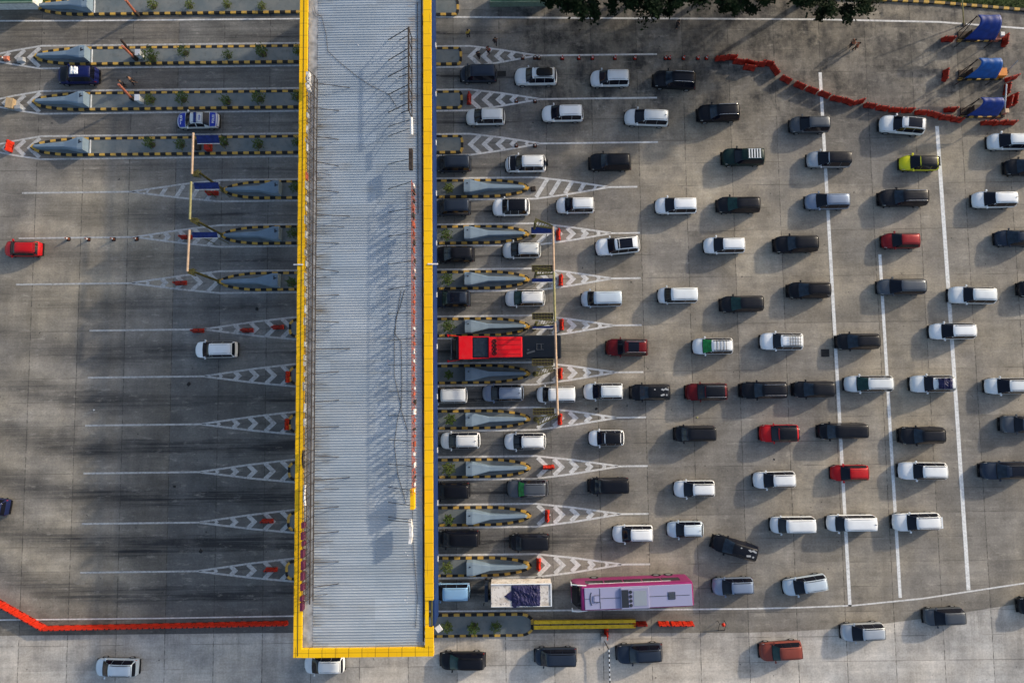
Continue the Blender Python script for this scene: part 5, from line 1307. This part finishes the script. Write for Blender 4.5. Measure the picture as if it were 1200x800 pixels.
for x, y, r, l in ((221.5, 450, .32, 'crumpled dark rag on the left road below the white minivan'), (204.5, 569.5, .2, 'small dark scrap on the left road'), (235.5, 645, .32, 'dark flattened rag above the last but one left gore line'),
                 (301, 362, .28, 'dark scrap left of the canopy, below the sixth left island'), (110, 480, .14, 'tiny pale scrap on the left road'), (698.5, 479, .2, 'black scrap on the road below the pearl minivan'), (907, 538, .16, 'black scrap below the bright red bonnet SUV'), (817, 489, .2, 'yellow scrap of paper left of the ninth row')):
    p = at(x, y, 0); random.seed(int(x)); po = [(p.x+r*random.uniform(.4, 1)*math.cos(k*.9)*1.1, p.y+r*random.uniform(.4, 1)*math.sin(k*.9)) for k in range(7)]
    tag(MB().prism(po, .01, .06, inset=.08).build('rag' if 'pale' not in l and 'yellow' not in l else 'paper_scrap', M['rag'] if 'pale' not in l and 'yellow' not in l else (M['sign_white'] if 'pale' in l else M['olive_pipe']), origin=(p.x, p.y, 0)), l, 'litter')
for x, y, l, mt in ((24, 70, 'low grey block in the second left gore', 'gutter'), (7, 68.5, 'brown block at the tip of the second left gore', 'rust_boom'), (21, 126, 'grey block in the third left gore', 'gutter'), (625, 221, 'dark tyre-like ring block in the slashed gore', 'steel_dark')):
    p = at(x, y, .2); tag(MB().box((p.x, p.y, .17), (.95 if 'grey' in l else .6, .6, .34), .1, top=.75).build('concrete_block', M[mt], origin=(p.x, p.y, 0), bevel=.04), l, 'block')
p = at(11.5, 121, .4); tag(MB().box((p.x, p.y, .25), (.75, 1.1, .5), -.12).box((p.x, p.y, .53), (.8, 1.15, .06), -.12).build('plywood_crate', M['ply'], origin=(p.x, p.y, 0)), 'tan plywood crate in the third left gore', 'crate')
for x, y, h, mt, l in ((249, 172, .7, 'dull_red', 'dark red cabinet under the blue panel below the police car'), (236.5, 171, .5, 'steel_dark', 'black cabinet beside the red one on the fourth left island')):
    p = at(x-4, y, h/2); tag(MB().box((p.x, p.y, .165+h/2), (.6, 1.0, h)).box((p.x, p.y, .165+h+.03), (.66, 1.06, .05)).build('cabinet', M[mt], origin=(p.x, p.y, .165)), l, 'cabinet')
# green roofed shed edge, upper left, and green barrier rail at the top
p0, p1 = at(-40, -30, 2.6), at(37, 2.0, 2.6); t = thing('roadside_shed', ((p0.x+p1.x)/2, (p0.y+p1.y)/2, 0), 'dark green roofed shed cut by the top left corner', 'shed', absolute=True)
MB().box(((p0.x+p1.x)/2, (p0.y+p1.y)/2, 2.55), (p1.x-p0.x, p0.y-p1.y, .14)).build('roof', M['green_roof'], t)
MB().box(((p0.x+p1.x)/2, p1.y-.06, 2.55), (p1.x-p0.x+.1, .14, .2)).build('roof_trim', M['green_trim'], t)
MB().box(((p0.x+p1.x)/2, (p0.y+p1.y)/2, 1.24), (p1.x-p0.x-1.2, p0.y-p1.y-1.2, 2.44)).build('wall', M['booth'], t)
p0, p1 = at(574, -6, 1.0), at(642, 1.5, 1.0); t = thing('green_railing', ((p0.x+p1.x)/2, (p0.y+p1.y)/2, 0), 'low pale green trough at the top edge right of the canopy', 'trough', absolute=True)
MB().box(((p0.x+p1.x)/2, (p0.y+p1.y)/2, .5), (p1.x-p0.x, .9, 1.0)).build('trough', M['green_trim'], t); MB().box(((p0.x+p1.x)/2, (p0.y+p1.y)/2, 1.01), (p1.x-p0.x-.2, .7, .03)).build('cover', M['green_roof'], t)
p0 = at(600, -1, 0)

# ---------------------------------------------------------------- trees on the north verge
def tree(px, py, hc, rx, ry, rz, n, seed, label):
    c = at(px, py, hc); random.seed(seed); t = thing('tree', (c.x, c.y, 0), label, 'tree', 'trees along the northern verge')
    m = MB(); m.tube((0, 0, 0), (.2, .1, hc*.55), .34, 10, r1=.2)
    limbs = []
    for k in range(9):
        a = k*.7+random.uniform(-.2, .2); e = Vector((rx*.75*math.cos(a), ry*.75*math.sin(a), hc+random.uniform(-1.2, 1.4))); m.tube((.2, .1, hc*.5+random.uniform(-.4, .6)), e, .13, 6, r1=.03); limbs.append(e)
    m.build('trunk', M['bark'], t)
    m = MB(); cl = []
    for k in range(34):
        a = random.uniform(0, 2*PI); r = random.random()**.5; z = random.uniform(-1, 1); s = math.sqrt(max(0, 1-z*z*.8))
        cl.append((Vector((rx*r*s*math.cos(a), ry*r*s*math.sin(a), hc+rz*z)), random.uniform(.7, 1.6)))
    for k in range(70):
        a = random.uniform(0, 2*PI); q = random.uniform(.78, 1.03); cl.append((Vector((rx*q*math.cos(a), ry*q*math.sin(a), hc+random.uniform(-1.6, .4))), random.uniform(.25, .62)))
    for k in range(n):
        o, r = random.choice(cl); st = Vector((1, .6, .5)) if int(o.x*7) % 2 else Vector((.6, 1, .5))
        v = Vector((random.gauss(0, .62)*st.x, random.gauss(0, .62)*st.y, random.gauss(0, .5)*st.z))*r*1.25
        p = o+v; L = random.uniform(.20, .46); a = random.uniform(0, 2*PI); tl = random.uniform(-.7, .7)
        d = Vector((math.cos(a), math.sin(a), math.sin(tl)*.6)); q = Vector((-math.sin(a), math.cos(a), random.uniform(-.5, .5)))*L*.28; d = d*L/2
        m.add([p-d, p+q, p+d, p-q], [(0, 1, 2, 3)])
    m.build('crown', M['tree_leaf'], t)
tree(684, -51, 7.6, 5.6, 5.6, 2.8, 19000, 1, 'leftmost dark tree crown hanging in at the top edge')
tree(768, -55, 8.0, 5.8, 5.8, 3.0, 19000, 2, 'second dark crown from the left at the top edge')
tree(862, -59, 8.0, 5.8, 5.9, 3.0, 19000, 3, 'third dark crown, shallow part of the top edge foliage')
tree(978, -49, 8.4, 6.0, 5.9, 3.0, 19000, 4, 'rightmost crown with loose twigs near the two people')
for k, (x, y, h) in enumerate(((850, -135, 10.5), (940, -140, 11), (1040, -135, 10.5))):
    tree(x, y, h, 6.6, 6.0, 3.4, 17000, 5+k, ('tall tree behind the verge whose shade falls on the cones', 'tall tree behind the verge, middle of the rear row', 'tall tree behind the verge, easternmost of the rear row')[k])

# ---------------------------------------------------------------- people
SKIN = flat('skin', (.28, .15, .09), .6, var=.1); HAIR = flat('black_hair', (.012, .010, .010), .7)
def figure(px, py, face, shirt, pants, label, pose='stand', hat=None):
    """one continuous skinned body, clothing grown on the same joints"""
    g = at(px, py, 0); t = thing('person', (g.x, g.y, 0), label, 'person', rz=math.radians(face))
    sw = .16 if pose == 'walk' else .05
    J = {'pelvis': (0, 0, .93, .13), 'waist': (.01, 0, 1.10, .12), 'chest': (.02, 0, 1.32, .135), 'neck': (.0, 0, 1.48, .055), 'head0': (.03, 0, 1.58, .075), 'head1': (.03, 0, 1.66, .092), 'top': (.01, 0, 1.72, .07), 'nose': (.125, 0, 1.62, .016),
         'headb': (.02, 0, 1.60, .08)}
    E = [('pelvis', 'waist'), ('waist', 'chest'), ('chest', 'neck'), ('neck', 'head0'), ('head0', 'head1'), ('head1', 'top'), ('head0', 'nose')]
    for s, nm in ((1, 'l'), (-1, 'r')):
        f = sw*s; bend = .28 if pose == 'walk' else .10
        J.update({nm+'hip': (0, .10*s, .88, .095), nm+'knee': (f*.6+.03, .11*s, .48, .062), nm+'ank': (f-.03, .11*s, .09, .042), nm+'toe': (f+.15, .12*s, .035, .03),
                  nm+'sh': (0, .19*s, 1.40, .058), nm+'el': (-f*.7-.02, .27*s, 1.12, .042), nm+'wr': (-f*.9+bend*.7, .27*s, .90, .028), nm+'palm': (-f*.9+bend*.85, .265*s, .83, .030)})
        E += [('pelvis', nm+'hip'), (nm+'hip', nm+'knee'), (nm+'knee', nm+'ank'), (nm+'ank', nm+'toe'), ('chest', nm+'sh'), (nm+'sh', nm+'el'), (nm+'el', nm+'wr'), (nm+'wr', nm+'palm')]
        px_, py_, pz_, _ = J[nm+'palm']
        for q in range(5):
            dx = (-.03+.02*q) if q < 4 else .035; ln_ = (.055, .07, .075, .062, .04)[q]
            J[f'{nm}f{q}'] = (px_+dx, py_-(.012*s if q == 4 else 0), pz_-ln_ if q < 4 else pz_-.015, .009); J[f'{nm}g{q}'] = (px_+dx+.012, py_-.02*s, pz_-ln_-.028 if q < 4 else pz_-.045, .008)
            E += [(nm+'palm', f'{nm}f{q}'), (f'{nm}f{q}', f'{nm}g{q}')]
    def skin(name, keys, mat, grow, root, sub=1):
        ks = [k for k in J if k in keys]; idx = {k: i for i, k in enumerate(ks)}
        me = bpy.data.meshes.new(name); me.from_pydata([J[k][:3] for k in ks], [(idx[a], idx[b]) for a, b in E if a in idx and b in idx], [])
        me.materials.append(mat); o = bpy.data.objects.new(name, me); C.objects.link(o); o.parent = t
        md = o.modifiers.new('skin', 'SKIN'); md.use_smooth_shade = True
        lay = me.skin_vertices if len(me.skin_vertices) else None
        if lay is None:
            bpy.context.view_layer.objects.active = o; o.select_set(True)
            bpy.context.view_layer.update(); bpy.ops.mesh.customdata_skin_add(); lay = me.skin_vertices; o.select_set(False)
        for k, i in idx.items():
            r = J[k][3]+grow; lay[0].data[i].radius = (r, r); lay[0].data[i].use_root = (k == root)
        o.modifiers.new('sub', 'SUBSURF').levels = sub; o.modifiers['sub'].render_levels = sub
        return o
    skin('body', set(J)-{'headb'}, SKIN, 0, 'pelvis')
    skin('shirt', {'pelvis', 'waist', 'chest', 'lsh', 'rsh', 'lel', 'rel'}, shirt, .018, 'pelvis')
    skin('trousers', {'pelvis', 'lhip', 'rhip', 'lknee', 'rknee', 'lank', 'rank'}, pants, .016, 'pelvis')
    rows = [[(.0+.105*math.sin(a)*math.cos(b)-.01, .095*math.sin(a)*math.sin(b), 1.665+.10*math.cos(a)) for b in [k*PI/6 for k in range(12)]] for a in [.02+j*1.7/6 for j in range(7)]]
    MB().grid(rows[::-1], closed=True).build('hair' if not hat else 'cap', hat or HAIR, t, smooth=True)
    m = MB()
    for s in (1, -1): m.box((.112, .035*s, 1.635), (.012, .022, .010))
    m.build('eye', HAIR, t)
    return t
SH_O = flat('faded_orange_shirt', (.42, .13, .06), .8); SH_D = flat('dark_shirt', (.03, .03, .035), .8); SH_Y = flat('yellow_vest', (.42, .30, .05), .8); PT = flat('dark_trousers', (.02, .02, .025), .85); SH_R = flat('red_vest', (.40, .03, .03), .8)
figure(994.5, 55.5, 200, SH_O, PT, 'person in a faded orange shirt, left of two standing close together', 'stand')
figure(999.5, 59, 150, SH_O, PT, 'person in a faded orange shirt, right of two standing close together', 'walk')
figure(580.5, 53, 90, SH_D, PT, 'person in dark clothes walking above the topmost right gore', 'walk')
figure(549, 44, 120, SH_Y, PT, 'person in a yellowish vest near the canopy top right', 'stand')
figure(561, 69, 60, SH_D, PT, 'person in dark clothes standing inside the topmost right gore', 'stand')
figure(572.5, 63.5, 240, SH_R, PT, 'person in a red vest inside the topmost right gore', 'stand')
figure(792, 33, 10, SH_D, PT, 'lone person in dark clothes just below the tree crowns', 'stand')
figure(159, 98.5, 10, SH_D, PT, 'person in dark clothes between the second and third left islands', 'walk')
figure(148.5, 102, 200, SH_D, PT, 'person in dark clothes next to the boom of the third left island', 'stand')
